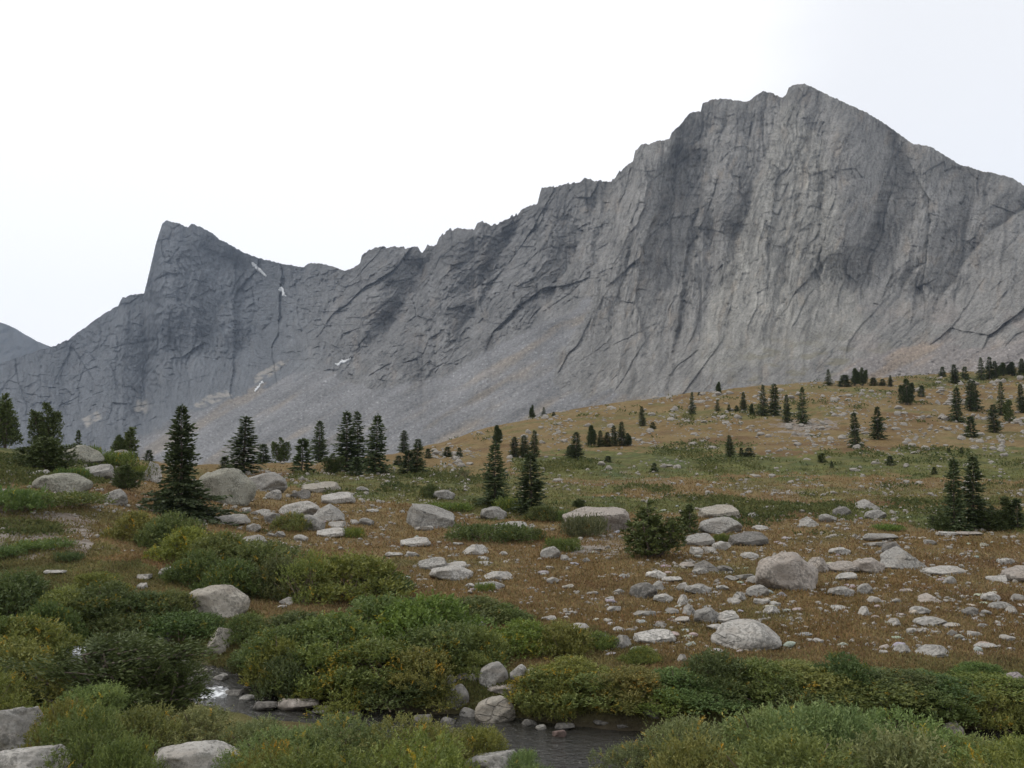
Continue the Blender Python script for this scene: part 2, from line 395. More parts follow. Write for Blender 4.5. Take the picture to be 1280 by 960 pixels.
veg = (sstep(880, 960, U) * (1 - sstep(1080, 1160, U)) * sstep(405, 450, ROW) * sstep(0.0, 0.4, fbm2(U / 28, ROW / 9, 251, 3)))[..., None]
col = col * (1 - 0.6 * veg) + np.array([0.15, 0.135, 0.085]) * 0.6 * veg
fc, fl = U * .5 + ROW * .87, U * .87 - ROW * .5
chute = fbm2(fc / 13, fl / 110, 258, 4)
tcol = np.array([0.158, 0.158, 0.161])[None, None] * (1 + 0.20 * fbm2(U / 60 + ROW / 60, ROW / 30, 261, 3) + 0.48 * chute + 0.26 * noise2(U / 1.9, ROW / 1.5, 263) + 0.2 * noise2(U / 4.3, ROW / 2.8, 264))[..., None]
pk = sstep(940, 1090, U)[..., None]
tcol = tcol * (1 - pk) + tcol * np.array([1.22, 1.12, 1.04]) * pk
tw = (sstep(0.0, 0.4, fbm2(fc / 22, fl / 120, 267, 3)) * 0.8)[..., None]
tcol = tcol * (1 - tw) + tcol * np.array([1.14, 1.0, 0.82]) * tw
tcol = tcol * (1 + 0.7 * sstep(0.55, 0.72, noise2(U / 2.8, ROW / 2.0, 271)) - 0.35 * sstep(0.5, 0.7, noise2(U / 3.6, ROW / 2.4, 272)) + 0.3 * sstep(0.6, 0.8, noise2(U / 6.5, ROW / 4.2, 273)))[..., None]
for poly in ([(240, 505), (262, 492), (285, 488), (291, 492), (262, 505), (243, 510)], [(318, 470), (345, 452), (360, 449), (352, 460), (330, 474), (318, 480)],
             [(166, 515), (170, 500), (180, 500), (188, 510), (182, 516)], [(100, 525), (125, 515), (126, 524), (108, 532)]):
    m = blur(polymask(wu * 0.4 + U * 0.6, wr * 0.6 + ROW * 0.4, poly) * sstep(-0.35, 0.15, fbm2(U / 8, ROW / 4, 275, 3)), 1, 1)[..., None]
    col = col * (1 - m) + np.array([0.25, 0.235, 0.212]) * m; tcol = tcol * (1 - m) + np.array([0.25, 0.235, 0.212]) * m
col = col * (1 - talus[..., None]) + tcol * talus[..., None]
col = np.clip(col, 0.02, 0.6)
# back of the mountain
nb = 10
bk = np.linspace(0, 1, nb + 1)[1:, None]
Db = Dd[-1][None] + 900 * bk
Zb = Z[-1][None] * (1 - bk ** 1.2) - 60 * bk + 12 * fbm2(U[:nb] / 30, bk * 20 + U[:nb] * 0, 301, 3) * (1 - bk)
Xb = X[-1][None] * (Db / Dd[-1][None])
V3 = np.stack([np.concatenate([X, Xb]), np.concatenate([Dd, Db]), np.concatenate([Z, Zb])], -1).reshape(-1, 3)
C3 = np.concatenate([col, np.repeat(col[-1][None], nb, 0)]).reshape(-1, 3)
T3 = np.concatenate([talus, np.zeros((nb, NU))]).reshape(-1)

def mountain_material():
    k = NT('mountain_rock')
    p = k.pos(); c = k.attr('rockcol')
    ps = k.mapping(p, (1, 0.6, 0.35), (0, R(-10), 0))
    f1 = k.noise(ps, 0.22, 6, 0.65); f2 = k.noise(p, 0.6, 5, 0.7)
    cr_ = k.noise(k.mapping(p, (1, 0.6, 0.22), (0, R(-12), 0)), 0.09, 4, 0.6)
    crack = k.rng(k.math('ABSOLUTE', k.math('SUBTRACT', cr_, 0.5)), 0.0, 0.014, 0.62, 1.0)
    tal = k.attr('talus', 'Fac')
    crack = k.math('MAXIMUM', crack, k.rng(tal, 0, 0.6))
    v = k.math('MULTIPLY', k.rng(f1, 0.25, 0.75, 0.78, 1.22, False), k.rng(f2, 0.25, 0.75, 0.84, 1.16, False))
    v = k.math('MULTIPLY', v, crack)
    colr = k.hsv(c, 0.5, 1.0, v)
    h = k.math('ADD', k.math('MULTIPLY', f1, 1.0), k.math('MULTIPLY', f2, 0.5))
    return k.principled(colr, 0.95, h, 5.0, 0.7, 0.1)
M_MTN = mountain_material()
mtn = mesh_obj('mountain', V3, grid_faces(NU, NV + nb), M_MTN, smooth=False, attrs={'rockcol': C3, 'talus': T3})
tag(mtn, kind='structure')

# the far hill at the left edge
hu = np.linspace(-420, 200, 330); hv = np.linspace(0, 1, 90)
hc = np.interp(hu, [-420, -200, -60, 0, 12, 25, 45, 65, 90, 130, 200], [440, 415, 408, 403, 407, 414, 426, 434, 444, 460, 500]) + 0.9 * fbm2(hu / 12, hu * 0, 311, 3)
HU = np.repeat(hu[None], 90, 0); HT = np.repeat(hv[:, None], 330, 1)
HR = 560 - HT * (560 - hc[None])
HD = 3000 + 900 * HT + 26 * (1 - billow2((HU + HR) / 22, HR / 22, 313, 3)) + 12 * fbm2(HU / 8, HR / 8, 317, 3)
HZ = elev(HR) * HD
HX = x_at(HU, HD, HZ)
bk = np.linspace(0, 1, 7)[1:, None]
HXb = HX[-1][None] + 0 * bk; HDb = HD[-1][None] + 1000 * bk; HZb = HZ[-1][None] * (1 - bk) - 40 * bk
hcol = np.array([0.082, 0.086, 0.09])[None, None] * (1 + 0.25 * fbm2(HU / 20, HR / 10, 319, 4))[..., None]
hill = mesh_obj('hill', np.stack([np.concatenate([HX, HXb]), np.concatenate([HD, HDb]), np.concatenate([HZ, HZb])], -1).reshape(-1, 3), grid_faces(330, 96), M_MTN,
                attrs={'rockcol': np.concatenate([hcol, np.repeat(hcol[-1][None], 6, 0)]).reshape(-1, 3), 'talus': np.ones(330 * 96)})
tag(hill, kind='structure')

# snow patches lying in the gullies: each follows the rock under it
def snow_patch(poly, label):
    k = NT('snow') if 'snow' not in bpy.data.materials else None
    if k:
        k.principled(k.mix(k.noise(k.pos(), 0.05, 4), (0.36, 0.37, 0.38), (0.56, 0.58, 0.60)), 0.6)
    m = bpy.data.materials['snow']
    msk = polymask(U + 3.0 * fbm2(U / 5, ROW / 5, 331, 3), ROW + 2.4 * fbm2(U / 5, ROW / 5, 333, 3), poly) > 0.5
    jj, ii = np.nonzero(msk[:-1, :-1] & msk[1:, :-1] & msk[:-1, 1:] & msk[1:, 1:])
    Ds = blur(blur(Dd, 2, 0)[:, max(0, ii.min() - 10):ii.max() + 12], 2, 1)
    off = max(0, ii.min() - 10)
    ids = {}; vs_ = []; fs = []
    nrm = np.array([0, -0.8, 0.6])
    def vid(j, i):
        if (j, i) not in ids:
            d = min(Ds[j, i - off], Dd[j, i]); z = float(elev(ROW[j, i]) * d)
            ids[(j, i)] = len(vs_); vs_.append((x_at(U[j, i], d, z), d - 2.5, z + 1.2))
        return ids[(j, i)]
    for j, i in zip(jj, ii):
        fs.append((vid(j, i), vid(j, i + 1), vid(j + 1, i + 1), vid(j + 1, i)))
    n = len(vs_)
    vs2 = vs_ + [(a, b + 6, c - 4) for a, b, c in vs_]          # a slab with thickness
    from collections import Counter
    ec = Counter()
    for f in fs:
        for a, b in zip(f, f[1:] + f[:1]): ec[(a, b)] += 1
    fs2 = [(n + f[3], n + f[2], n + f[1], n + f[0]) for f in fs]
    fs3 = [(b, a, n + a, n + b) for (a, b) in ec if (b, a) not in ec]
    o = mesh_obj('snow_patch', vs2, fs + fs2 + fs3, m, smooth=False)
    tag(o, label, 'snow', 'old snow patches on the mountain')
snow_patch([(312, 327), (318, 329), (330, 340), (337, 346), (331, 346), (322, 338)], 'long thin white snow streak just below the sloping summit ridge of the far peak')
snow_patch([(348, 359), (354, 360), (358, 370), (353, 371)], 'tiny white snow dab on the far peak, below the longer slanting streak')
snow_patch([(417, 456), (428, 451), (442, 447), (438, 451), (424, 457)], 'flat white snow patch at the top of the grey scree below the middle ridge')
snow_patch([(316, 490), (324, 480), (331, 475), (328, 481), (319, 491)], 'narrow slanting snow strip beside pale slabs at the far peak foot')

# ------------------------------------------------------------------ ground: one sheet from behind the camera to the mountain foot
GK = {  # photo column -> (distance, row) seen along it; z is given directly beyond the last visible crest
 -500: [(15, 850), (18, 790), (22, 700), (28, 635), (36, 575), (44, 548)],
 0: [(15, 865), (18, 800), (20, 760), (24, 700), (30, 635), (38, 580), (46, 548)],
 160: [(15, 865), (18, 805), (20.5, 760), (25, 700), (31, 650), (42, 603), (52, 576), (60, 567)],
 320: [(15, 864), (18, 808), (21.5, 760), (29, 700), (36, 665), (45, 635), (62, 600), (80, 579)],
 480: [(15, 864), (18, 810), (22, 760), (30, 700), (38, 665), (47, 635), (74, 590), (110, 565)],
 640: [(15, 864), (18, 812), (22.5, 760), (30.5, 700), (38, 665), (48, 635), (75, 590), (110, 560), (160, 527)],
 800: [(15, 864), (18, 812), (22.5, 760), (30, 700), (38, 665), (48, 637), (74, 598), (110, 560), (150, 528), (190, 500)],
 960: [(15, 864), (18, 810), (22.5, 758), (30, 700), (38, 664), (48, 635), (68, 602), (105, 560), (145, 520), (210, 481)],
 1120: [(15, 862), (18, 808), (22.5, 755), (30, 698), (38, 662), (54, 617), (75, 585), (100, 556), (140, 524), (180, 495), (220, 472)],
 1280: [(15, 862), (18, 808), (22.5, 752), (30, 695), (38, 660), (55, 617), (85, 578), (125, 540), (180, 498), (235, 457)],
 1800: [(15, 862), (18, 808), (22.5, 745), (30, 690), (38, 652), (55, 605), (85, 560), (125, 510), (180, 460), (235, 420)]}
GC = np.array(sorted(GK)); LY0, LY1 = math.log(2.0), math.log(2004.0)
ly = np.linspace(LY0, LY1, 320)                       # log(Y + 2)
gt = []
for c in GC:
    kk = [(0.0, -1.65), (4.0, -2.2), (7.0, -2.95), (9.5, -3.55), (12.0, -3.85)]
    kk += [(Y, float(elev(r)) * Y) for Y, r in GK[c]]
    Yc, zc = kk[-1]; e = zc / Yc
    kk += [(Yc * 1.25, zc + 0.02 * Yc * (1 if e > 0.03 else -0.6)), (Yc * 1.8, zc * (0.95 if e > 0.03 else 1) - 0.02 * Yc), (700, zc - 9), (1500, zc - 30), (2004, zc - 40)]
    Yk = np.array([a for a, b in kk]); zk = np.array([b for a, b in kk])
    gt.append(np.interp(ly, np.log(Yk + 2), zk))
gt = blur(np.array(gt), 3, 1)
gcol = np.linspace(-500, 1800, 231)
gt = blur(np.array([np.interp(gcol, GC, gt[:, j]) for j in range(320)]).T, 7, 0)

# the creek: centre line (X, Y), water level, half width
CRK = [(p, Y, z, h) for p, Y, z, h in [(-420, 23, -2.75, 0.35), (-150, 20.5, -3.15, 0.35), (20, 18.6, -3.45, 0.3), (92, 17.6, -3.64, 0.3), (160, 17.3, -3.85, 0.3),
       (222, 17.2, -3.98, 0.32), (262, 16.2, -4.12, 0.38), (340, 15.3, -4.24, 0.42), (480, 14.75, -4.28, 0.5), (600, 14.2, -4.29, 0.75), (720, 13.2, -4.30, 1.35),
       (840, 12.9, -4.31, 1.2), (960, 13.1, -4.32, 0.8), (1110, 13.4, -4.33, 0.6), (1260, 13.75, -4.34, 0.6), (1500, 14.0, -4.36, 0.9), (2000, 15, -4.4, 1.0)]]
_k = np.array([(x_at(p, Y, z), Y, z, h) for p, Y, z, h in CRK])
_s = np.linspace(0, len(_k) - 1, 260)
CREEK = np.stack([blur(np.interp(_s, np.arange(len(_k)), _k[:, j]), 5, 0) for j in range(4)], 1)
def creek_at(X, Y):
    """distance to the centre line, water level, half width"""
    sh = np.shape(X); X = np.ravel(X); Y = np.ravel(Y)
    d = np.full(X.shape, 99.0); z = np.full(X.shape, -60.0); h = np.ones(X.shape)
    near = np.nonzero((Y > 8) & (Y < 32))[0]
    for ch in np.array_split(near, max(1, len(near) // 20000)):
        if not len(ch): continue
        dd = (X[ch, None] - CREEK[None, :, 0]) ** 2 + (Y[ch, None] - CREEK[None, :, 1]) ** 2
        k = dd.argmin(1)
        d[ch] = np.sqrt(dd[np.arange(len(ch)), k]); z[ch] = CREEK[k, 2]; h[ch] = CREEK[k, 3]
    return d.reshape(sh), z.reshape(sh), h.reshape(sh)
def ground(X, Y, detail=True):
    X = np.asarray(X, float); Y = np.asarray(Y, float)
    Yc = np.clip(Y, 0, 2000)
    c = 640 + F * X / (Yc * CP + 0.6)
    ci = np.clip((c + 500) / 10, 0, 229.999); i = ci.astype(int); fx = ci - i
    yj = np.clip((np.log(Yc + 2) - LY0) / (LY1 - LY0) * 319, 0, 318.999); j = yj.astype(int); fy = yj - j
    z = (gt[i, j] * (1 - fx) + gt[i + 1, j] * fx) * (1 - fy) + (gt[i, j + 1] * (1 - fx) + gt[i + 1, j + 1] * fx) * fy
    big = np.clip(Y / 60, 0.15, 3.0)
    z = z + 0.30 * big * fbm2(X / 14, Y / 14, 401, 3) + 0.10 * np.clip(Y / 25, 0.3, 2.5) * fbm2(X / 3.1, Y / 3.1, 405, 3)
    if detail:
        z = z + 0.045 * fbm2(X / 0.7, Y / 0.7, 409, 2)
    d, wz, h = creek_at(X, Y)
    d = d + 0.22 * fbm2(X / 1.1, Y / 1.1, 413, 2)
    t = sstep(-0.25, 1.25, d - h)
    bed = wz - 0.30 + 0.12 * fbm2(X / 0.5, Y / 0.5, 417, 2)
    z = np.maximum(z, np.where(d < 4, wz + 0.22, -99)) * t + bed * (1 - t)
    return z
EYE_CLEAR = -1.5
_ry = np.exp(np.linspace(math.log(5.0), math.log(1500.0), 2600)) - 0.0
_ry = _ry[_ry < 300.0]
def at(pxl, row):
    """the ground point seen at a photo pixel (first hit along the ray, or the crest just under it)"""
    e = float(elev(row))
    X = float(x_at(pxl, 1.0, e)) * _ry
    g_ = ground(X, _ry, False)
    d_, wz_, h_ = creek_at(X, _ry)
    g_ = np.where(d_ < h_ + 0.6, np.maximum(g_, wz_), g_)
    k = np.nonzero(g_ >= e * _ry)[0]
    k = k[0] if len(k) else int((g_ / _ry).argmax())
    return float(X[k]), float(_ry[k]), float(g_[k])
HC = np.linspace(-100, 1400, 151); HRW = np.arange(455.0, 895.0)
HIT = np.zeros((151, len(HRW)))
_hy = np.exp(np.linspace(math.log(9), math.log(290), 700))
for _i, _c in enumerate(HC):
    _rr = np.minimum.accumulate(row_of(ground(x_at(_c, _hy, 0.0 * _hy), _hy, False) / _hy))
    HIT[_i] = np.interp(-HRW, -_rr, _hy)
def hit_many(pxs, rows):
    i = np.clip((pxs + 100) / 10, 0, 149.99); i0 = i.astype(int); f = i - i0
    j = np.clip(rows - 455, 0, len(HRW) - 1.01).astype(int)
    return HIT[i0, j] * (1 - f) + HIT[i0 + 1, j] * f

# colour zones of the meadow (photo pixel outlines of real patches: sedge bands, gravel, moss)
GREEN = [([(640, 572), (760, 560), (900, 568), (1290, 560), (1500, 560), (1500, 604), (1290, 600), (1100, 594), (900, 596), (700, 600), (640, 592)], 1.0),
         ([(660, 606), (800, 604), (800, 618), (690, 622), (660, 622)], .8), ([(690, 622), (800, 624), (960, 626), (1180, 640), (1290, 640), (1500, 640), (1500, 662), (1190, 662), (960, 638), (800, 640), (690, 632)], 1.0),
         ([(1000, 606), (1500, 610), (1500, 640), (1180, 632), (1000, 622)], .6), ([(480, 582), (600, 592), (690, 600), (690, 648), (610, 650), (540, 634), (400, 620), (330, 600), (400, 592)], .85),
         ([(370, 592), (470, 590), (520, 616), (440, 618), (370, 602)], .8), ([(-300, 550), (60, 548), (130, 566), (200, 580), (190, 600), (60, 604), (-300, 610)], .8),
         ([(-300, 640), (60, 655), (160, 690), (60, 700), (-300, 700)], .6), ([(780, 520), (1000, 505), (1100, 510), (1000, 520), (860, 530)], .45), ([(840, 556), (930, 552), (930, 562), (840, 566)], .9),
         ([(1060, 490), (1110, 486), (1120, 494), (1070, 498)], .8), ([(1120, 478), (1180, 470), (1300, 466), (1300, 474), (1150, 486)], .7), ([(640, 765), (760, 780), (860, 830), (700, 850), (560, 840)], .25),
         ([(-300, 690), (180, 700), (330, 770), (300, 850), (-300, 860)], .7), ([(-800, 840), (2000, 840), (2000, 1500), (-800, 1500)], .75)]
GRAVEL = [([(-100, 640), (60, 634), (130, 650), (110, 690), (30, 700), (-100, 690)], .8), ([(700, 668), (780, 662), (800, 690), (720, 694)], .7), ([(960, 528), (1040, 524), (1046, 538), (970, 542)], .9),
          ([(760, 594), (840, 592), (850, 606), (770, 612)], .5), ([(1080, 742), (1150, 735), (1230, 745), (1220, 770), (1130, 775), (1090, 760)], .45), ([(1110, 690), (1280, 690), (1290, 710), (1200, 716), (1120, 706)], .2), ([(960, 604), (1160, 604), (1170, 614), (960, 614)], .5)]
def zones(X, Y, z):
    dep = np.maximum(Y * CP + z * SP, 0.5)
    pc = 640 + F * X / dep
    pr = row_of(z / np.maximum(Y, 0.5))
    sc = np.clip(18 / np.maximum(Y, 6), 0.1, 2)
    jx = pc + 60 * fbm2(X / 6, Y / 6, 421, 4, 0.7); jr = pr + 20 * fbm2(X / 5, Y / 7, 423, 5, 0.72)
    gr = np.zeros(np.shape(X)); gv = np.zeros(np.shape(X))
    for poly, a in GREEN: gr = np.maximum(gr, a * polymask(jx, jr, poly))
    for poly, a in GRAVEL: gv = np.maximum(gv, a * polymask(jx, jr, poly))
    gr = np.clip(gr * 0.95 + 0.75 * fbm2(X / 2.4, Y / 3.4, 425, 4) - 0.12 * (gr < 0.05), 0, 1) * np.where(gr > 0.02, 1, 0.35)
    gv = np.clip(gv * (0.75 + 0.9 * fbm2(X / 1.3, Y / 1.3, 427, 3)) + 0.5 * sstep(0.30, 0.6, fbm2(X / 4, Y / 4, 429, 4)), 0, 1)
    d, wz, h = creek_at(X, Y)
    mud = 1 - sstep(0.15, 0.8, d - h)
    return gr, gv, mud
def grass_colour(X, Y, z):
    gr, gv, mud = zones(X, Y, z)
    a = fbm2(X / 3.5, Y / 4.5, 431, 4)[..., None]; b = fbm2(X / 0.9, Y / 1.1, 433, 3)[..., None]; c_ = fbm2(X / 11, Y / 9, 435, 3)[..., None]
    o1 = np.array([0.142, 0.095, 0.042]); o2 = np.array([0.172, 0.130, 0.065]); o3 = np.array([0.108, 0.067, 0.036]); o4 = np.array([0.104, 0.096, 0.039])
    far_ = np.clip((np.asarray(Y) - 45) / 60, 0, 1)[..., None]
    a = a + far_ * 0.9 * fbm2(X / 15, Y / 24, 437, 4, 0.6)[..., None]; c_ = c_ + far_ * 0.5 * fbm2(X / 25, Y / 45, 439, 3)[..., None]
    t = np.clip(0.5 + 1.1 * a, 0, 1); col = o1 * (1 - t) + o2 * t
    t = sstep(0.12, 0.55, c_ + 0.4 * b) * 0.8; col = col * (1 - t) + o3 * t
    t = sstep(0.10, 0.5, -c_ + 0.5 * a) * 0.75; col = col * (1 - t) + o4 * t
    gcol_ = np.array([0.088, 0.094, 0.034]) * (1 + 0.35 * b) + np.array([0.035, 0.018, 0.0]) * np.clip(a, -1, 1)
    g_ = (gr ** 0.9)[..., None]
    col = col * (1 - g_) + gcol_ * g_
    col = col * (1 + 0.34 * b)
    return np.clip(col, 0.01, 1), gr, gv, mud
yy = np.concatenate([np.linspace(-40, 4, 40, endpoint=False), np.exp(np.linspace(math.log(4.0), math.log(1990.0), 780))])
aa = np.concatenate([np.linspace(-1.6, -0.68, 50, endpoint=False), np.linspace(-0.68, 0.68, 760), np.linspace(0.68, 1.6, 51)[1:]])
GY = np.repeat(yy[:, None], len(aa), 1); GX = aa[None, :] * (np.maximum(GY, 0) + 7.0) * 0.98
GX = np.where(GY < 0, GX * (1 + -GY / 20), GX)
GZ = ground(GX, GY)
gc_, ggr, ggv, gmud = grass_colour(GX, GY, GZ)
k = NT('meadow_ground')
p_ = k.pos(); c0 = k.attr('gcol'); gvl = k.attr('gravel', 'Fac'); mu = k.attr('mud', 'Fac')
fine = k.noise(p_, 9.0, 5, 0.7); mid = k.noise(p_, 1.7, 5, 0.65)
c1 = k.hsv(c0, 0.5, 1.0, k.math('MULTIPLY', k.rng(fine, 0.25, 0.75, 0.60, 1.30, False), k.rng(mid, 0.25, 0.75, 0.75, 1.25, False)))
vor = k.n('TexVoronoi'); k.set(vor, 'Vector', p_); vor.inputs['Scale'].default_value = 7.0
st = k.mix(k.n('SeparateColor') if False else k.rng(mid, 0.3, 0.7), (0.12, 0.095, 0.075), (0.25, 0.225, 0.20))
gf = k.rng(k.math('ADD', gvl, k.math('MULTIPLY', k.math('SUBTRACT', fine, 0.5), 1.2)), 0.35, 0.75)
c2 = k.mix(gf, c1, st)
c3 = k.mix(mu, c2, k.mix(fine, (0.035, 0.028, 0.02), (0.09, 0.075, 0.055)))
hh = k.math('ADD', fine, k.math('MULTIPLY', mid, 1.5))
M_GROUND = k.principled(c3, 0.95, hh, 0.12, 0.8, 0.08)
gnd = mesh_obj('ground', np.stack([GX, GY, GZ], -1).reshape(-1, 3), grid_faces(len(aa), len(yy)), M_GROUND, smooth=True,
               attrs={'gcol': gc_.reshape(-1, 3), 'gravel': ggv.ravel(), 'mud': gmud.ravel()})
tag(gnd, kind='structure')

# ------------------------------------------------------------------ creek water
nS = len(CREEK); nW = 15
tg_ = np.gradient(CREEK[:, :2], axis=0); nr = np.stack([-tg_[:, 1], tg_[:, 0]], 1); nr /= np.linalg.norm(nr, axis=1, keepdims=True)
ww = np.linspace(-1, 1, nW)
WX = CREEK[:, None, 0] + nr[:, None, 0] * ww[None] * (CREEK[:, None, 3] + 0.75)
WY = CREEK[:, None, 1] + nr[:, None, 1] * ww[None] * (CREEK[:, None, 3] + 0.75)
WZ = np.repeat(CREEK[:, 2:3], nW, 1)
k = NT('creek_water')
p_ = k.pos()
r1 = k.noise(k.mapping(p_, (1, 2.2, 1)), 3.2, 4, 0.6, 0.6); r2 = k.noise(k.mapping(p_, (1, 1.8, 1)), 11.0, 3, 0.6)
hgt = k.math('ADD', r1, k.math('MULTIPLY', r2, 0.45))
M_WATER = k.principled(k.mix(r1, (0.012, 0.012, 0.010), (0.028, 0.026, 0.02)), 0.06, hgt, 0.10, 0.9, 0.5)
wat = mesh_obj('creek_water', np.stack([WX, WY, WZ], -1).reshape(-1, 3), grid_faces(nW, nS), M_WATER, smooth=True)
tag(wat, kind='structure')
# white water where the creek drops between stones
def rapids(pxl, row, wid, seed):
    x, y, z = None, None, None
    e = float(elev(row))
    d2 = np.abs(px_of(CREEK[:, 0], CREEK[:, 1], CREEK[:, 2]) - pxl)
    q = CREEK[d2.argmin()]
    n = 26
    gx, gy = np.meshgrid(np.linspace(-1, 1, n), np.linspace(-1, 1, n))
    rr = np.sqrt(gx ** 2 + gy ** 2)
    hz = 0.06 * np.clip(1 - rr ** 2 + 0.9 * fbm2(gx * 2.2 + seed, gy * 5, seed + 1, 3), -0.8, 1) + 0.03 * fbm2(gx * 2.5 + seed, gy * 6, seed, 3) - 0.02
    v = np.stack([q[0] + gx * wid * 0.5, q[1] + gy * 0.38, q[2] + hz], -1).reshape(-1, 3)
    if 'foam' not in bpy.data.materials:
        kk = NT('foam'); nn = kk.noise(kk.mapping(kk.pos(), (1, 1, 2.5)), 9, 3, 0.6)
        kk.principled(kk.mix(kk.rng(nn, 0.42, 0.62), (0.16, 0.165, 0.17), (0.70, 0.72, 0.74)), 0.5, nn, 0.02, 0.6, 0.3)
    o = mesh_obj('white_water', v, grid_faces(n, n), bpy.data.materials['foam'], smooth=True)
    tag(o, kind='stuff')
rapids(95, 803, 0.5, 3); rapids(264, 858, 0.62, 9)

# ------------------------------------------------------------------ boulders and stones
k = NT('granite')
ob = k.obj(); oi = k.n('ObjectInfo')
wp = k.pos()
lv = k.n('VectorMath'); lv.operation = 'ADD'; k.set(lv, 0, wp); k.set(lv, 1, oi.outputs['Location'])
P = lv.outputs[0]
a1 = k.noise(P, 2.2, 5, 0.62); a2 = k.noise(P, 14.0, 5, 0.7); a3 = k.noise(k.mapping(P, (1, 1, 4.5), (0.5, 0.35, 0)), 1.6, 4, 0.6)
lich = k.rng(k.math('ADD', k.math('MULTIPLY', a2, 0.7), k.math('MULTIPLY', a1, 0.5)), 0.55, 0.69)
colr = k.mix(k.rng(a1, 0.3, 0.7), (0.235, 0.225, 0.21), (0.385, 0.372, 0.35))
colr = k.mix(k.math('MULTIPLY', k.rng(a3, 0.46, 0.66), 0.7), colr, (0.235, 0.215, 0.19))
colr = k.mix(k.math('MULTIPLY', lich, 0.72), colr, (0.10, 0.098, 0.09))
speck = k.rng(k.noise(P, 60.0, 3, 0.7), 0.3, 0.7, 0.86, 1.14, False)
colr = k.mix(1.0, colr, oi.outputs['Color'], 'MULTIPLY')
colr = k.hsv(colr, 0.5, 0.95, speck)
crk = k.noise(k.mapping(P, (1, 1, 2.4), (0.3, 0.5, 0.2)), 0.9, 2, 0.5)
crkm = k.rng(k.math('ABSOLUTE', k.math('SUBTRACT', crk, 0.62)), 0.0, 0.006, 0.0, 1.0)
colr = k.mix(k.math('MULTIPLY', k.math('SUBTRACT', 1.0, crkm), 0.3), colr, (0.06, 0.055, 0.05))
hh = k.math('ADD', k.math('ADD', a1, k.math('MULTIPLY', a2, 0.35)), k.math('MULTIPLY', crkm, 0.5))
M_ROCK = k.principled(colr, 0.93, hh, 0.06, 0.9, 0.12)

def ico(sub):
    bm = bmesh.new(); bmesh.ops.create_icosphere(bm, subdivisions=sub, radius=1.0)
    v = np.array([x.co[:] for x in bm.verts], np.float32); f = np.array([[x.index for x in p.verts] for p in bm.faces], np.int32)
    bm.free(); return v, f
ICO = {s: ico(s) for s in (2, 3, 4, 5, 6)}
def unit_(v): return v / np.linalg.norm(v)
def rock_shape(seed, sub=4, planes=18, depth=(0.5, 0.86), rough=0.05, soft=0.03, extra=(), flat=1.0):
    """a block: sphere cut by random joint planes, worn edges, grain; fitted to the unit box, a quarter of it under the ground"""
    v, f = ICO[sub]; v = v.copy(); rg_ = np.random.RandomState(seed)
    v[:, 2] *= flat
    pl = [(n_, d_) for n_, d_ in extra]
    for _ in range(planes):
        n_ = rg_.normal(size=3); n_ /= np.linalg.norm(n_); pl.append((n_, rg_.uniform(*depth) * (flat if abs(n_[2]) > .7 else 1)))
    for n_, d_ in pl:
        n_ = np.asarray(n_, float); n_ = n_ / np.linalg.norm(n_)
        s = v @ n_ - d_
        cut = 0.5 * (s + np.sqrt(s * s + soft ** 2)) - 0.5 * soft * 0.2
        v = v - np.outer(np.clip(cut, 0, None), n_)
    nn = v / np.linalg.norm(v, axis=1, keepdims=True)
    d_ = 0; a_ = 1
    for o_ in range(5 if sub > 3 else 3):
        d_ = d_ + a_ * noise3(v * (1.9 * 2.1 ** o_) + seed * 3.7, seed + o_); a_ *= 0.55
    v = v + nn * (rough * d_)[:, None]
    if sub >= 5:                                               # open joints
        q = v @ unit_(rg_.normal(size=3) * np.array([.4, .4, 1])) + 0.10 * noise3(v * 1.7 + seed, seed + 50) - rg_.uniform(-0.1, 0.25)
        v = v - nn * (0.045 * np.exp(-(q / 0.02) ** 2) + 0.03 * (q > 0) * (noise3(v * 0.9 + 3 * seed, seed + 51) > 0))[:, None]
    lo, hi = v.min(0), v.max(0)
    v = (v - (lo + hi) / 2) / (hi - lo)
    v[:, 2] = v[:, 2] * 1.38 + 0.31                            # z -0.38 .. 1
    return v, f
def rock_mesh(seed, sub, **kw):
    v, f = rock_shape(seed, sub, **kw)
    o = mesh_obj('boulder', v, f, M_ROCK, smooth=sub >= 4)
    me = o.data; bpy.data.objects.remove(o)
    return me
RM = {'b': [rock_mesh(500 + i, 4) for i in range(10)],
      's': [rock_mesh(520 + i, 3, planes=9, rough=0.04) for i in range(12)],
      'f': [rock_mesh(540 + i, 4, planes=12, extra=[((0.1 * (i - 3), -0.15, 1), 0.42)], flat=0.8) for i in range(6)]}
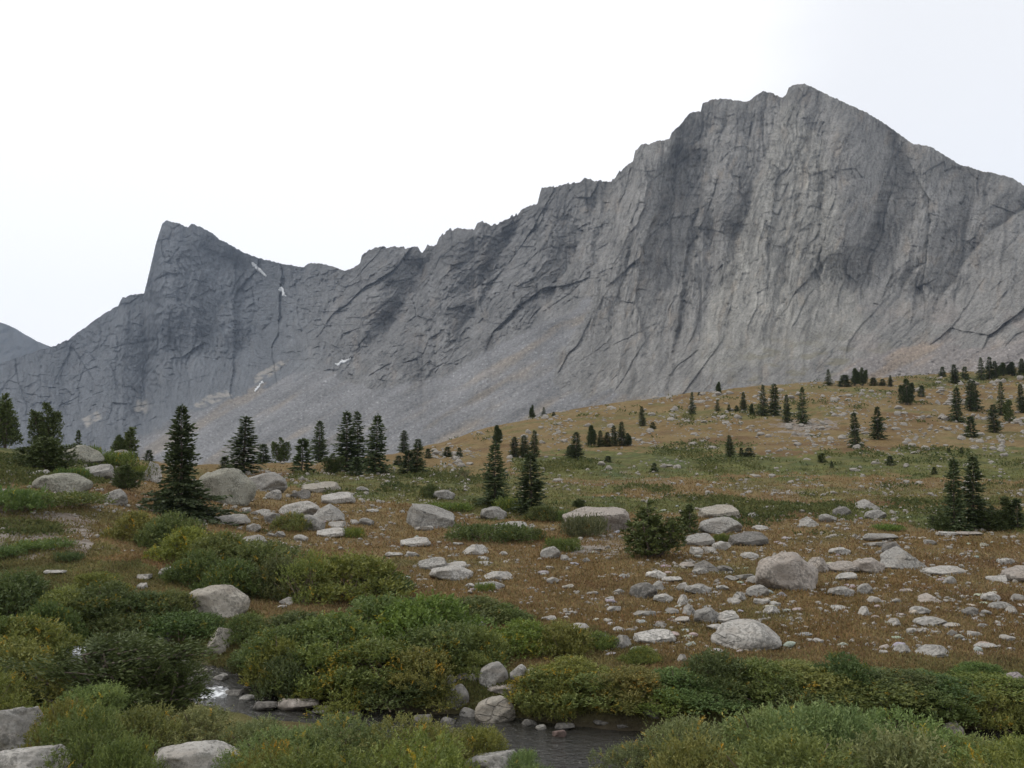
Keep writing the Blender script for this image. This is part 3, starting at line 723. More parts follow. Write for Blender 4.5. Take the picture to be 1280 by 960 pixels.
HERO = {
 'dome': rock_mesh(601, 5, planes=9, depth=(0.75, 0.95), rough=0.04, soft=0.10, extra=[((-0.55, -0.5, 0.72), 0.72), ((0.9, -0.2, 0.5), 0.62)]),
 'wedge': rock_mesh(602, 5, planes=7, depth=(0.8, 0.95), extra=[((-1, -0.3, 0.1), 0.5), ((0.45, -0.2, 0.88), 0.34), ((0.05, -1, 0.1), 0.55)]),
 'slab': rock_mesh(603, 5, planes=8, depth=(0.7, 0.95), extra=[((-0.12, -0.45, 1), 0.36), ((1, 0, 0.2), 0.75)], flat=0.9),
 'round': rock_mesh(604, 5, planes=14, depth=(0.68, 0.92), rough=0.05, soft=0.07),
 'block': rock_mesh(605, 5, planes=12, depth=(0.6, 0.85), rough=0.045, soft=0.05),
 'pyramid': rock_mesh(606, 5, planes=6, depth=(0.75, 0.95), extra=[((-0.62, -0.3, 0.7), 0.38), ((0.75, -0.1, 0.6), 0.36), ((0.1, -0.85, 0.45), 0.48)]),
 'crag': rock_mesh(607, 6, planes=16, depth=(0.55, 0.9), rough=0.07, soft=0.05),
 'mossy': rock_mesh(608, 5, planes=8, depth=(0.7, 0.95), extra=[((-0.1, -0.3, 1), 0.45), ((0.1, -1, -0.25), 0.52)]),
 'fin': rock_mesh(609, 5, planes=7, depth=(0.75, 0.95), extra=[((-0.8, -0.2, 0.5), 0.34), ((0.75, -0.3, 0.35), 0.5)]),
}
PALE, MID, DARK, PINK, GREENISH, TAN = (1.16, 1.155, 1.14), (0.90, 0.90, 0.89), (0.56, 0.55, 0.54), (1.02, 0.95, 0.90), (0.78, 0.79, 0.70), (0.98, 0.94, 0.86)
ROCKS = []
def place_rock(me, pxl, top, base, wid, tint, name='boulder', depth=None, label=None, group=None, lift=0.0, rot=None):
    # the outline's lower edge is a bit in front of the middle of the rock
    X_, Y_, Z_ = at(pxl, base)
    if depth is None: depth = random.uniform(0.6, 0.85)
    W = wid * (Y_ * CP + Z_ * SP) / F
    dp = W * depth
    H = max((base - top) * Y_ / F, 0.12 * W)
    Yc = Y_ + dp * 0.42
    # the ground rises behind the front edge; top row is reached at the middle of the rock
    e = float(elev(top)); zt = e * (Yc)
    zc = float(ground(np.array([X_ * Yc / Y_]), np.array([Yc]), False)[0])
    dk_, wk_, hk_ = creek_at(np.array([X_]), np.array([Yc]))
    if dk_[0] < hk_[0] + 0.5: zc = max(zc, float(wk_[0]) - 0.02)
    zb = min(zc, Z_) if abs(zc - Z_) < 0.5 * H else Z_
    H2 = max(zt - zb, 0.35 * H, 0.1 * W)
    H2 = min(H2, 1.3 * max(H, 0.3 * W))
    o = bpy.data.objects.new(name, me); COL.objects.link(o)
    o.location = (X_ * Yc / Y_, Yc, zb + lift)
    o.scale = (W, dp, H2)
    o.rotation_euler = (0, 0, (math.pi if random.random() < 0.5 else 0) if rot is None else rot)
    o.color = tuple(tint) + (1,)
    ROCKS.append((pxl, (top + base) / 2, wid, base - top, X_, Yc, W))
    if label or group: tag(o, label, 'boulder' if name == 'boulder' else 'stone', group)
    else: tag(o, None, 'stone')
    return o
B = [  # photo column, top row, base row, width, shape, tint, label
 (935, 775, 813, 92, 'dome', PALE, 'big pale dome-shaped boulder with a dark crack, at the lower edge of the brown meadow'),
 (985, 690, 739, 82, 'round', PINK, 'largest rounded boulder in the right boulder field, pinkish grey with a pitted lower face'),
 (538, 629, 660, 64, 'wedge', MID, 'wedge-shaped grey boulder with an upright left end, alone in the brown grass'),
 (282, 585, 631, 74, 'round', GREENISH, 'huge rounded boulder with greenish lichen on top, right of the tall lone fir'),
 (332, 590, 614, 56, 'block', MID, 'grey streaked boulder touching the huge greenish boulder on its far side'),
 (342, 612, 625, 20, 'r', PALE, 'small white rounded boulder between the streaked boulder and a group of pale blocks'),
 (376, 612, 624, 26, 'r', DARK, 'dark rounded boulder behind the pale long block on the brown grass'),
 (401, 602, 616, 48, 'slab', TAN, 'long low tan slab at the upper edge of the left boulder group'),
 (422, 615, 630, 43, 'slab', PALE, 'clean white flat-topped boulder with a sloping left side in the left boulder group'),
 (376, 626, 646, 52, 'block', PALE, 'pale square block behind the yellow-green bush of the left boulder group'),
 (410, 630, 651, 44, 'pyramid', MID, 'rough grey pointed boulder with dark streaks next to the yellow-green bush'),
 (390, 643, 664, 32, 'r', MID, 'grey boulder half hidden by the yellow-green bush'),
 (342, 640, 654, 24, 'r', MID, None), (286, 643, 657, 50, 'slab', PALE, 'long pale slab at the foot of the tall lone fir'),
 (318, 654, 665, 20, 'r', PALE, None), (326, 636, 645, 26, 'r', PALE, None), (307, 634, 640, 16, 'r', MID, None),
 (421, 651, 660, 22, 'f', PALE, None), (414, 660, 672, 38, 'slab', PALE, 'bright white low slab with a small green bush against its right end'),
 (376, 668, 677, 18, 'r', PALE, None), (349, 664, 672, 16, 'r', MID, None), (337, 666, 671, 13, 'r', MID, None),
 (316, 668, 683, 40, 'r', MID, 'grey boulder peeking out behind the long willow hedge'),
 (443, 649, 656, 12, 'r', PALE, None), (458, 647, 657, 19, 'r', MID, None), (465, 636, 641, 17, 'f', PALE, None), (453, 608, 614, 17, 'r', MID, None),
 (530, 657, 664, 25, 'f', PALE, 'low pale stone lying against the wedge-shaped boulder'),
 (519, 672, 684, 39, 'slab', PALE, 'pale low boulder below the wedge-shaped boulder in the brown grass'),
 (492, 690, 697, 23, 'f', PALE, None), (516, 689, 696, 19, 'f', PALE, None),
 (594, 680, 694, 34, 'fin', PALE, 'pale boulder sloping up to the right, just below the long green mat of willow'),
 (541, 697, 714, 38, 'slab', MID, 'grey flat-topped boulder at the back left of a cluster of three'),
 (571, 702, 712, 29, 'slab', PALE, 'pale flat block at the back right of a cluster of three'),
 (564, 707, 726, 56, 'round', PALE, 'largest boulder of a cluster of three, rounded and pale, in front'),
 (622, 714, 725, 42, 'fin', PALE, 'long pale jagged stone right of the cluster of three boulders'),
 (612, 727, 738, 39, 'round', MID, 'grey oval boulder with grass growing against its front'),
 (587, 729, 735, 14, 'r', PALE, None), (629, 689, 695, 12, 'r', PALE, None), (606, 695, 701, 11, 'r', PALE, None), (605, 701, 706, 13, 'f', PALE, None),
 (573, 678, 682, 13, 'f', PALE, None), (617, 633, 650, 34, 'round', MID, 'rounded grey boulder left of the middle fir pair'),
 (638, 652, 668, 52, 'slab', MID, 'low grey slab behind the long green willow mat'),
 (688, 683, 699, 26, 'block', MID, 'upright grey boulder with a green bush on its right shoulder'),
 (706, 693, 701, 11, 'r', MID, None), (688, 707, 712, 13, 'f', PALE, None), (691, 721, 730, 16, 'r', PALE, None),
 (555, 612, 624, 28, 'round', MID, 'rounded grey boulder beyond the wedge-shaped boulder, next to a dark bush'),
 (745, 634, 664, 88, 'mossy', PINK, 'long pinkish outcrop with a broken top, behind a grey-green bush'),
 (899, 631, 648, 52, 'slab', TAN, 'flat tan block at the top of the stacked boulders right of the bushy pine'),
 (900, 646, 667, 54, 'block', MID, 'large grey rounded block in the middle of the stacked boulders'),
 (874, 667, 683, 40, 'slab', MID, 'grey flat block at the front left of the stacked boulders'),
 (936, 665, 683, 50, 'slab', DARK, 'dark brownish slab with a black end at the right of the stacked boulders'),
 (871, 683, 694, 18, 'r', PALE, None), (902, 676, 688, 23, 'r', PALE, None), (888, 683, 692, 15, 'r', PALE, None),
 (1023, 695, 716, 31, 'fin', PINK, 'pinkish boulder leaning behind the largest rounded boulder'), (937, 690, 700, 23, 'r', PALE, None),
 (883, 701, 716, 36, 'pyramid', DARK, 'dark grey peaked boulder between the stacked boulders and the pale stones below'),
 (858, 702, 711, 22, 'r', PINK, None), (875, 710, 719, 19, 'r', PALE, None), (906, 706, 716, 20, 'r', DARK, None),
 (820, 713, 724, 27, 'round', (1.5, 1.49, 1.46), 'bright white stone, the whitest of the boulders in the brown grass'),
 (840, 720, 729, 27, 'f', PALE, None), (804, 728, 748, 35, 'block', DARK, 'dark grey tilted boulder left of a crowd of pale stones'),
 (821, 726, 738, 18, 'r', MID, None), (829, 742, 754, 26, 'round', PALE, 'speckled pale round boulder below the dark tilted boulder'),
 (873, 730, 744, 35, 'round', MID, 'grey egg-shaped boulder in the crowd of pale stones'), (854, 728, 739, 18, 'r', PALE, None),
 (854, 742, 757, 15, 'fin', PALE, None), (862, 755, 769, 19, 'pyramid', MID, None),
 (884, 759, 780, 34, 'round', MID, 'grey boulder with dark lichen, at the left of a joined pair above the dome'), (909, 764, 780, 32, 'slab', PALE, 'pale low boulder at the right of a joined pair above the dome'),
 (915, 719, 727, 19, 'r', MID, None), (931, 717, 726, 24, 'f', MID, None), (947, 731, 747, 29, 'block', MID, 'blocky grey boulder touching the foot of the largest rounded boulder'),
 (925, 739, 751, 18, 'fin', MID, None), (918, 747, 756, 18, 'r', PALE, None), (903, 731, 738, 16, 'r', PALE, None), (952, 748, 757, 22, 'f', PALE, None), (944, 720, 730, 20, 'r', MID, None), (969, 752, 758, 14, 'f', PALE, None), (965, 757, 768, 22, 'fin', PALE, None),
 (1012, 646, 659, 29, 'pyramid', MID, None), (950, 656, 663, 20, 'f', PALE, None), (942, 640, 648, 17, 'fin', MID, None), (960, 632, 638, 16, 'r', PALE, None),
 (819, 788, 805, 55, 'slab', PALE, 'long pale two-humped boulder just above the far bank willows'),
 (778, 793, 811, 25, 'fin', MID, 'narrow grey boulder leaning right, by the far bank willows'),
 (751, 792, 804, 25, 'round', MID, None), (724, 779, 788, 27, 'fin', PALE, 'pale flat stone tilted up to the right beside bright green willow'),
 (805, 763, 771, 29, 'f', MID, None), (767, 757, 765, 18, 'f', PALE, None), (773, 736, 743, 15, 'r', MID, None), (762, 745, 751, 12, 'r', PALE, None), (741, 739, 744, 14, 'f', PALE, None),
 (780, 717, 724, 13, 'r', MID, None), (840, 760, 768, 17, 'r', MID, None), (853, 771, 779, 21, 'f', PALE, None), (826, 777, 785, 16, 'r', MID, None), (788, 785, 790, 13, 'f', MID, None),
 (686, 769, 776, 19, 'r', PALE, None), (707, 770, 775, 11, 'r', PALE, None), (895, 780, 788, 23, 'f', PALE, None), (853, 817, 828, 13, 'fin', MID, None), (733, 697, 703, 11, 'r', MID, None),
 (1084, 624, 637, 33, 'pyramid', MID, 'pointed grey boulder at the near edge of the green band'), (1052, 633, 646, 23, 'block', DARK, 'dark angular boulder with an overhang, below the pointed grey boulder'),
 (1035, 642, 653, 25, 'r', MID, None), (1094, 637, 649, 26, 'block', MID, None), (1050, 684, 694, 29, 'round', PALE, 'pale oval boulder above two long low pink boulders'),
 (1052, 702, 716, 44, 'slab', PINK, 'left one of two long low pinkish boulders lying end to end'), (1086, 697, 717, 44, 'round', PINK, 'right one of two long low pinkish boulders lying end to end'),
 (1128, 684, 712, 60, 'pyramid', MID, 'pyramid-shaped grey boulder with a shadowed right face'), (1114, 677, 692, 23, 'block', DARK, 'dark rough block leaning behind the pyramid-shaped boulder'),
 (1180, 708, 720, 56, 'slab', PALE, 'long white low slab right of the pyramid-shaped boulder'), (1100, 666, 677, 46, 'f', MID, None), (1095, 677, 684, 25, 'f', MID, None),
 (1162, 674, 681, 17, 'f', MID, None), (1184, 664, 671, 25, 'f', PALE, None), (1209, 664, 670, 38, 'f', PINK, None), (1258, 697, 706, 18, 'r', PALE, None),
 (1278, 708, 728, 52, 'slab', PINK, 'large sloping pinkish boulder cut by the right edge of the view'), (1246, 719, 728, 26, 'f', PALE, None),
 (1059, 716, 727, 27, 'f', PALE, None), (1052, 733, 746, 35, 'round', MID, 'smooth oval grey boulder lying alone right of the dome'), (1081, 729, 744, 19, 'block', MID, None), (1187, 720, 731, 16, 'r', MID, None),
 (1162, 742, 754, 31, 'pyramid', PINK, 'low pink peaked boulder in the right stony patch'), (1239, 740, 753, 25, 'round', PALE, None), (1250, 752, 763, 28, 'block', MID, None),
 (1213, 759, 770, 23, 'r', DARK, None), (1233, 762, 769, 15, 'r', MID, None), (1273, 742, 752, 19, 'r', MID, None), (1266, 757, 769, 17, 'fin', MID, None),
 (1162, 771, 783, 39, 'block', MID, 'long grey block below the low pink peaked boulder'), (1190, 779, 785, 21, 'f', PALE, None), (1093, 745, 754, 18, 'r', PALE, None),
 (1049, 756, 764, 21, 'r', PALE, None), (1081, 757, 770, 15, 'fin', PALE, None), (1120, 748, 754, 13, 'r', PALE, None), (1150, 758, 769, 23, 'r', MID, None), (1119, 772, 784, 19, 'fin', PALE, None),
 (1141, 784, 793, 16, 'r', PALE, None), (1156, 785, 791, 10, 'r', PALE, None), (1170, 788, 794, 13, 'f', PALE, None), (1190, 787, 796, 13, 'r', MID, None), (1199, 793, 800, 15, 'r', GREENISH, None),
 (1218, 788, 797, 19, 'f', PALE, None), (1259, 794, 802, 19, 'f', PALE, None), (1231, 804, 812, 31, 'f', PALE, None), (1129, 805, 817, 23, 'fin', MID, None), (1170, 807, 822, 44, 'fin', MID, 'grey stone with a tapering left tail, lowest in the right meadow'),
 (1104, 812, 818, 12, 'f', PALE, None), (1229, 779, 785, 14, 'r', MID, None), (1023, 798, 805, 13, 'f', PALE, None), (1268, 840, 862, 40, 'round', (0.80, 0.74, 0.78), 'purplish grey boulder half hidden in willows at the right edge'),
 (271, 731, 774, 80, 'round', TAN, 'big rounded streaked boulder among willows left of the creek'), (221, 706, 727, 44, 'round', MID, 'grey boulder just up the slope from the big streaked creek boulder'),
 (273, 783, 818, 42, 'fin', TAN, 'upright pointed tan boulder standing beside the creek'), (200, 788, 812, 26, 'fin', MID, 'pointed grey rock poking out of dark spruce at the creek'),
 (68, 712, 719, 27, 'f', PALE, None), (180, 717, 725, 19, 'f', PALE, None), (178, 728, 737, 15, 'r', PALE, None),
 (78, 591, 617, 70, 'round', GREENISH, 'broad grey-green boulder with dark lichen on the left slope'), (144, 611, 632, 32, 'block', MID, 'grey rough block left of the tall lone fir'),
 (47, 587, 594, 29, 'f', PALE, None), (97, 556, 580, 58, 'dome', GREENISH, 'sloping greenish outcrop near the crest of the left knoll'), (187, 576, 602, 28, 'fin', PALE, 'pale rock wedged behind the tall lone fir on its left'), (122, 580, 598, 40, 'slab', MID, 'low grey slab between the greenish outcrop and the tall lone fir'),
 (110, 549, 558, 22, 'block', PINK, None), (152, 562, 574, 24, 'round', GREENISH, None),
 (12, 882, 955, 100, 'crag', MID, 'rough cracked boulder in the bottom left corner, upper one of two'), (30, 932, 992, 140, 'crag', PALE, 'pale cracked boulder in the bottom left corner, lower one of two'),
 (245, 927, 972, 112, 'round', PALE, 'broad pale boulder sunk in willow leaves at the bottom of the view'), (620, 938, 980, 84, 'crag', MID, 'dark-speckled boulder cut by the bottom edge of the view'),
 (617, 827, 861, 38, 'block', MID, 'tall grey boulder at the back of the creekside rock pile'), (638, 853, 873, 60, 'round', PINK, 'pinkish smooth boulder in the middle of the creekside rock pile'),
 (619, 870, 904, 52, 'block', TAN, 'grey block with a wet foot standing at the edge of the creek'), (572, 855, 886, 30, 'block', MID, 'grey rock at the left end of the creekside rock pile'),
 (561, 843, 858, 19, 'r', MID, None), (594, 832, 842, 16, 'r', MID, None), (593, 841, 853, 16, 'r', MID, None), (578, 841, 853, 20, 'r', DARK, None),
 (600, 775, 788, 19, 'pyramid', PALE, 'small pale pointed stone showing between green willows'), (648, 831, 852, 22, 'r', MID, None), (665, 834, 848, 15, 'r', PALE, None), (659, 846, 856, 16, 'r', PALE, None),
 (818, 876, 899, 29, 'round', DARK, 'dark wet round rock on the far bank of the creek'), (706, 903, 913, 26, 'f', DARK, 'dark wet stone in the middle of the open water'), (699, 912, 922, 18, 'f', (0.55, 0.42, 0.40), 'reddish wet stone in the open water'),
 (372, 872, 890, 52, 'f', PINK, 'flat pinkish stone in the creek under the yellowing willows'), (332, 876, 890, 30, 'f', DARK, None), (1192, 901, 924, 28, 'round', TAN, 'tan rock in the creek behind the near willows on the right'), (226, 824, 832, 20, 'f', DARK, None), (250, 836, 843, 22, 'f', TAN, None), (238, 846, 853, 16, 'f', DARK, None), (276, 842, 851, 18, 'r', MID, None), (292, 862, 870, 24, 'f', DARK, None), (247, 862, 868, 16, 'f', TAN, None),
 (310, 868, 877, 22, 'r', MID, None), (402, 884, 894, 30, 'f', DARK, None), (440, 888, 896, 22, 'r', DARK, None), (528, 893, 903, 24, 'f', DARK, None), (560, 896, 906, 20, 'r', DARK, None), (585, 884, 897, 22, 'r', MID, None), (662, 898, 908, 20, 'r', DARK, None), (676, 906, 913, 14, 'f', MID, None), (752, 900, 908, 22, 'f', DARK, None), (780, 905, 913, 18, 'r', DARK, None),
 (358, 746, 757, 18, 'r', PALE, None), (353, 756, 760, 12, 'f', PALE, None)]
G_LOOSE = 'loose boulders lying about the meadow'
L_LOOSE = 'one of the many bare loose grey stones dotting the meadow and the creek banks'
random.seed(21)
for (px_, t_, b_, w_, sh_, tint_, lab_) in B:
    jit = random.uniform(0.92, 1.06); tint_ = tuple(c * jit for c in tint_)
    if sh_ in HERO: me_ = HERO[sh_]
    elif sh_ == 'f': me_ = random.choice(RM['f'])
    else: me_ = random.choice(RM['b'])
    place_rock(me_, px_, t_, b_, w_, tint_, 'boulder', label=lab_ or L_LOOSE, group=None if lab_ else G_LOOSE, rot=0 if sh_ in HERO else None)
# more small stones between them
rs = np.random.RandomState(11)
L_SMALL = 'small pale granite stone among the many scattered in the meadow grass'
n_ = 0
while n_ < 210:
    px_ = rs.uniform(-40, 1320); row_ = rs.uniform(0, 1) ** 0.8 * 215 + 605
    dens = 0.25 + 0.75 * sstep(640, 850, px_) * sstep(610, 660, row_)
    if row_ > 825 or (px_ < 480 and row_ > 690) or (px_ < 650 and row_ > 742) or (px_ < 720 and row_ > 772): continue
    if fbm2(np.array([px_ / 60.0]), np.array([row_ / 22.0]), 451, 2)[0] < -0.05 or rs.rand() > dens: continue
    w_ = (5 + 10 * rs.rand() ** 1.6) * (0.7 + (row_ - 600) / 300)
    place_rock(RM['s'][rs.randint(12)], px_, row_ - w_ * rs.uniform(0.25, 0.5), row_, w_, [c * rs.uniform(0.85, 1.1) for c in PALE], 'stone', label=L_SMALL, group='small stones in the meadow')
    n_ += 1
# the rest: thousands of far stones, too many to count
def stone_field(n, seed):
    rg_ = np.random.RandomState(seed)
    vs_, fs_, off = [], [], 0
    shapes = [rock_shape(700 + i, 2, planes=12, rough=0.04, depth=(0.4, 0.8)) for i in range(8)]
    cnt = 0
    while cnt < n:
        m = 4000
        P_ = rg_.uniform(-100, 1400, m); Rw = 462 + (rg_.rand(m) ** 0.9) * 355
        e_ = elev(Rw)
        cl = fbm2(P_ / 45, Rw / 14, 461, 3)
        green_ = ((Rw > 562) & (Rw < 604) & (P_ > 640)) | ((Rw > 622) & (Rw < 640) & (P_ > 690))
        ok = cl > -0.06 + 0.27 * rg_.rand(m) - 0.12 * (P_ > 800)
        ok &= ~green_ | (rg_.rand(m) < 0.35)
        ok &= ~((P_ < 480) & (Rw > 690)) & ~((P_ < 650) & (Rw > 742)) & ~((P_ < 730) & (Rw > 775)) & (Rw < 822)
        ok &= rg_.rand(m) < np.where(Rw < 605, 1.0, 0.75)
        P_, Rw = P_[ok], Rw[ok]
        Yh = hit_many(P_, Rw); Xh = x_at(P_, Yh, 0.0); Zh = ground(Xh, Yh, False)
        good = (np.abs(row_of(Zh / Yh) - Rw) < 4) & (Yh < 280)
        for x_, y_, z_, r__ in zip(Xh[good], Yh[good], Zh[good], Rw[good]):
            if cnt >= n: break
            wpx = min(rg_.pareto(2.1) * 1.8 + 1.9, 10) if r__ < 605 else min(rg_.pareto(1.9) * 1.7 + 1.8, 7)
            W = wpx * y_ / F
            v, f = shapes[rg_.randint(8)]
            sc_ = np.array([W, W * rg_.uniform(.6, .9), W * rg_.uniform(.28, .6)])
            vs_.append(v * sc_ * np.array([rg_.choice([-1, 1]), 1, 1]) + np.array([x_, y_, z_ - 0.03 * W])); fs_.append(f + off); off += len(v); cnt += 1
    return np.concatenate(vs_), np.concatenate(fs_)
v_, f_ = stone_field(12500, 5)
so = mesh_obj('scattered_stones', v_, f_, M_ROCK, smooth=False)
so.color = (0.98, 0.95, 0.91, 1)
tag(so, kind='stuff')

# ------------------------------------------------------------------ foliage builders
def unit(v): return v / np.maximum(np.linalg.norm(v, axis=-1, keepdims=True), 1e-9)
def leaves(pos, dirs, L, Wd, rg_, roll=None):
    """diamond-shaped blades: pos (n,3) base, dirs (n,3), lengths, widths -> verts, quads"""
    n = len(pos)
    r_ = unit(rg_.normal(size=(n, 3)))
    side = unit(np.cross(dirs, r_)) * (np.asarray(Wd) * np.ones(n))[:, None] * 0.5
    tip = pos + dirs * (np.asarray(L) * np.ones(n))[:, None]
    mid = pos + dirs * (np.asarray(L) * np.ones(n))[:, None] * 0.45
    v = np.stack([pos, mid + side, tip, mid - side], 1).reshape(-1, 3)
    return v, np.arange(4 * n).reshape(-1, 4)
def tube(pts, rad, sides=5):
    pts = np.asarray(pts, float); n = len(pts)
    t = np.gradient(pts, axis=0); t = unit(t)
    a = unit(np.cross(t, np.array([0.31, 0.87, 0.38]))); b = np.cross(t, a)
    th = np.linspace(0, 2 * np.pi, sides, endpoint=False)
    v = pts[:, None] + (a[:, None] * np.cos(th)[None, :, None] + b[:, None] * np.sin(th)[None, :, None]) * np.asarray(rad)[:, None, None]
    f = []
    for i in range(n - 1):
        for j in range(sides):
            k2 = (j + 1) % sides
            f.append((i * sides + j, i * sides + k2, (i + 1) * sides + k2, (i + 1) * sides + j))
    return v.reshape(-1, 3), np.array(f)
def join(parts):
    vs_, fs_, off = [], [], 0
    for v, f in parts:
        vs_.append(v); fs_.append(f + off); off += len(v)
    return np.concatenate(vs_), np.concatenate(fs_)
def mesh_only(name, v, f, mat, attrs=None, smooth=False):
    o = mesh_obj(name, v, f, mat, attrs=attrs, smooth=smooth); me = o.data; bpy.data.objects.remove(o); return me

def foliage_material(name, dark, light, yellow, trans=0.3, rough=0.6):
    k = NT(name)
    oi = k.n('ObjectInfo'); tone = k.attr('tone', 'Fac'); yel = k.attr('yel', 'Fac')
    c = k.mix(tone, dark, light)
    c = k.mix(yel, c, yellow)
    c = k.mix(1.0, c, oi.outputs['Color'], 'MULTIPLY')
    p = k.n('BsdfPrincipled'); k.set(p, 'Base Color', c); p.inputs['Roughness'].default_value = rough; p.inputs['Specular IOR Level'].default_value = 0.25
    tr = k.n('BsdfTranslucent'); k.set(tr, 'Color', k.hsv(c, 0.49, 1.1, 1.1))
    ms = k.n('MixShader'); ms.inputs[0].default_value = trans
    k.t.links.new(p.outputs[0], ms.inputs[1]); k.t.links.new(tr.outputs[0], ms.inputs[2]); k.t.links.new(ms.outputs[0], k.out.inputs['Surface'])
    return k.m
M_LEAF = foliage_material('willow_leaf', (0.068, 0.094, 0.032), (0.165, 0.190, 0.070), (0.36, 0.25, 0.04))
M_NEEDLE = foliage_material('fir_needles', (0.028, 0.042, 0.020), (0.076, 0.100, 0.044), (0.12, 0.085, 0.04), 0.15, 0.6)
k = NT('bark'); M_BARK = k.principled(k.mix(k.noise(k.obj(), 14, 4), (0.07, 0.055, 0.045), (0.17, 0.14, 0.12)), 0.9)
k = NT('willow_stem'); M_STEM = k.principled(k.mix(k.noise(k.obj(), 9, 3), (0.10, 0.075, 0.05), (0.20, 0.165, 0.125)), 0.85)
k = NT('dead_twig'); M_TWIG = k.principled(k.mix(k.noise(k.obj(), 9, 3), (0.20, 0.18, 0.16), (0.34, 0.31, 0.28)), 0.9)

def shrub_mesh(seed, wid, hgt, n_sprig, n_leaf, leaf_l, leaf_w, sprig_l, yel_p=0.04, lumps=9, upright=0.7):
    rg_ = np.random.RandomState(seed)
    cs, rs_ = [], []
    for i in range(lumps):
        a = rg_.uniform(0, 2 * np.pi); r = math.sqrt(rg_.rand()) * 0.36 * wid if i else 0
        rad = rg_.uniform(0.17, 0.27) * wid * (1.15 if i == 0 else 1 - 0.35 * r / (0.5 * wid))
        top = hgt * (1 - 0.55 * (r / (0.5 * wid)) ** 1.6) * rg_.uniform(0.78, 1.0)
        cs.append((r * math.cos(a), r * math.sin(a), max(top - rad * 0.8, 0.05 * hgt))); rs_.append(rad)
    for i in range(lumps):                                          # skirts reaching the ground
        a = 6.283 * i / lumps + rg_.normal() * 0.2; rad = rg_.uniform(0.14, 0.2) * wid
        cs.append((0.36 * wid * math.cos(a), 0.36 * wid * math.sin(a), rad * 0.35)); rs_.append(rad)
    cs = np.array(cs); rs_ = np.array(rs_)
    w_ = rs_ ** 2; pick = rg_.choice(len(cs), n_sprig, p=w_ / w_.sum())
    d = unit(rg_.normal(size=(n_sprig, 3))); d[:, 2] = np.where(d[:, 2] < -0.55, -d[:, 2], d[:, 2])
    rr = rs_[pick] * np.where(rg_.rand(n_sprig) < 0.78, rg_.uniform(0.78, 1.05, n_sprig), rg_.uniform(0.3, 0.8, n_sprig))
    p = cs[pick] + d * rr[:, None] * np.array([1, 1, 0.8])
    keep = p[:, 2] > 0.03; p = p[keep]; d = d[keep]; n = len(p)
    sd = unit(d * 0.55 + np.array([0, 0, upright]) + 0.38 * rg_.normal(size=(n, 3)))
    sl = sprig_l * rg_.uniform(0.6, 1.35, n) * np.where(rg_.rand(n) < 0.13, rg_.uniform(1.5, 2.6, n), 1.0)
    tone_s = np.clip(rg_.normal(0.42, 0.25, n) + 0.22 * noise3((p * 2.2).astype(np.float32) + seed, seed), 0, 1)
    yl_zone = noise3((p * 3.0).astype(np.float32) + 5.5 + seed, seed + 3)
    yel_s = np.where(rg_.rand(n) < yel_p * (0.3 + 6 * (yl_zone > 0.40)), rg_.uniform(0.35, 1.0, n), 0.0)
    tt = (np.arange(n_leaf) + 0.5) / n_leaf
    bp = (p - sd * sl[:, None] * 0.5)[:, None] + sd[:, None] * (sl[:, None] * tt)[:, :, None]
    ld = unit(sd[:, None] * 0.85 + 0.75 * unit(rg_.normal(size=(n, n_leaf, 3))))
    LL = leaf_l * rg_.uniform(0.7, 1.2, (n, n_leaf)) * (1 - 0.35 * np.abs(tt - 0.45))
    v, f = leaves(bp.reshape(-1, 3), ld.reshape(-1, 3), LL.ravel(), LL.ravel() * leaf_w / leaf_l, rg_)
    tone = np.repeat(np.clip(np.repeat(tone_s, n_leaf) + rg_.normal(0, 0.12, n * n_leaf) + 0.12 * np.tile(tt, n), 0, 1), 4)
    yel = np.repeat(np.clip(np.repeat(yel_s, n_leaf) * rg_.uniform(0.5, 1.1, n * n_leaf), 0, 1), 4)
    fol = mesh_only('foliage', v, f, M_LEAF, {'tone': tone, 'yel': yel})
    parts = []
    for i in range(lumps * 3):
        c = cs[i % lumps] + rg_.normal(size=3) * rs_[i % lumps] * 0.4; c[2] = max(c[2], 0.1)
        b = np.array([rg_.normal() * 0.12 * wid, rg_.normal() * 0.12 * wid, -0.08])
        m = (b + c) / 2 + np.array([0, 0, -0.06 * hgt]) + rg_.normal(size=3) * 0.04
        q = np.linspace(0, 1, 6)[:, None]
        parts.append(tube((1 - q) ** 2 * b + 2 * q * (1 - q) * m + q ** 2 * c, np.linspace(0.013, 0.004, 6) * (0.6 + 0.4 * wid), 4))
    v, f = join(parts)
    st_ = mesh_only('stems', v, f, M_STEM)
    q = p[:, 2] + 0.3 * sprig_l
    return fol, st_, float(np.percentile(np.abs(p[:, :2]).max(1), 97) * 2 + sprig_l * 0.4), float(np.percentile(q, 96))
random.seed(5)
SH = {'near': [shrub_mesh(800 + i, 1.7, 1.0, 1700, 12, 0.050, 0.0165, 0.15, 0.024) for i in range(5)],
      'mid': [shrub_mesh(820 + i, 1.7, 0.85, 1500, 7, 0.072, 0.030, 0.15, 0.028) for i in range(6)],
      'mat': [shrub_mesh(840 + i, 1.8, 0.42, 1000, 7, 0.075, 0.030, 0.13, 0.02, lumps=12) for i in range(3)],
      'gold': [shrub_mesh(850 + i, 1.7, 0.9, 1400, 7, 0.072, 0.032, 0.15, 0.10) for i in range(3)],
      'twiggy': [shrub_mesh(860 + i, 1.4, 1.1, 520, 7, 0.065, 0.024, 0.17, 0.08) for i in range(2)]}
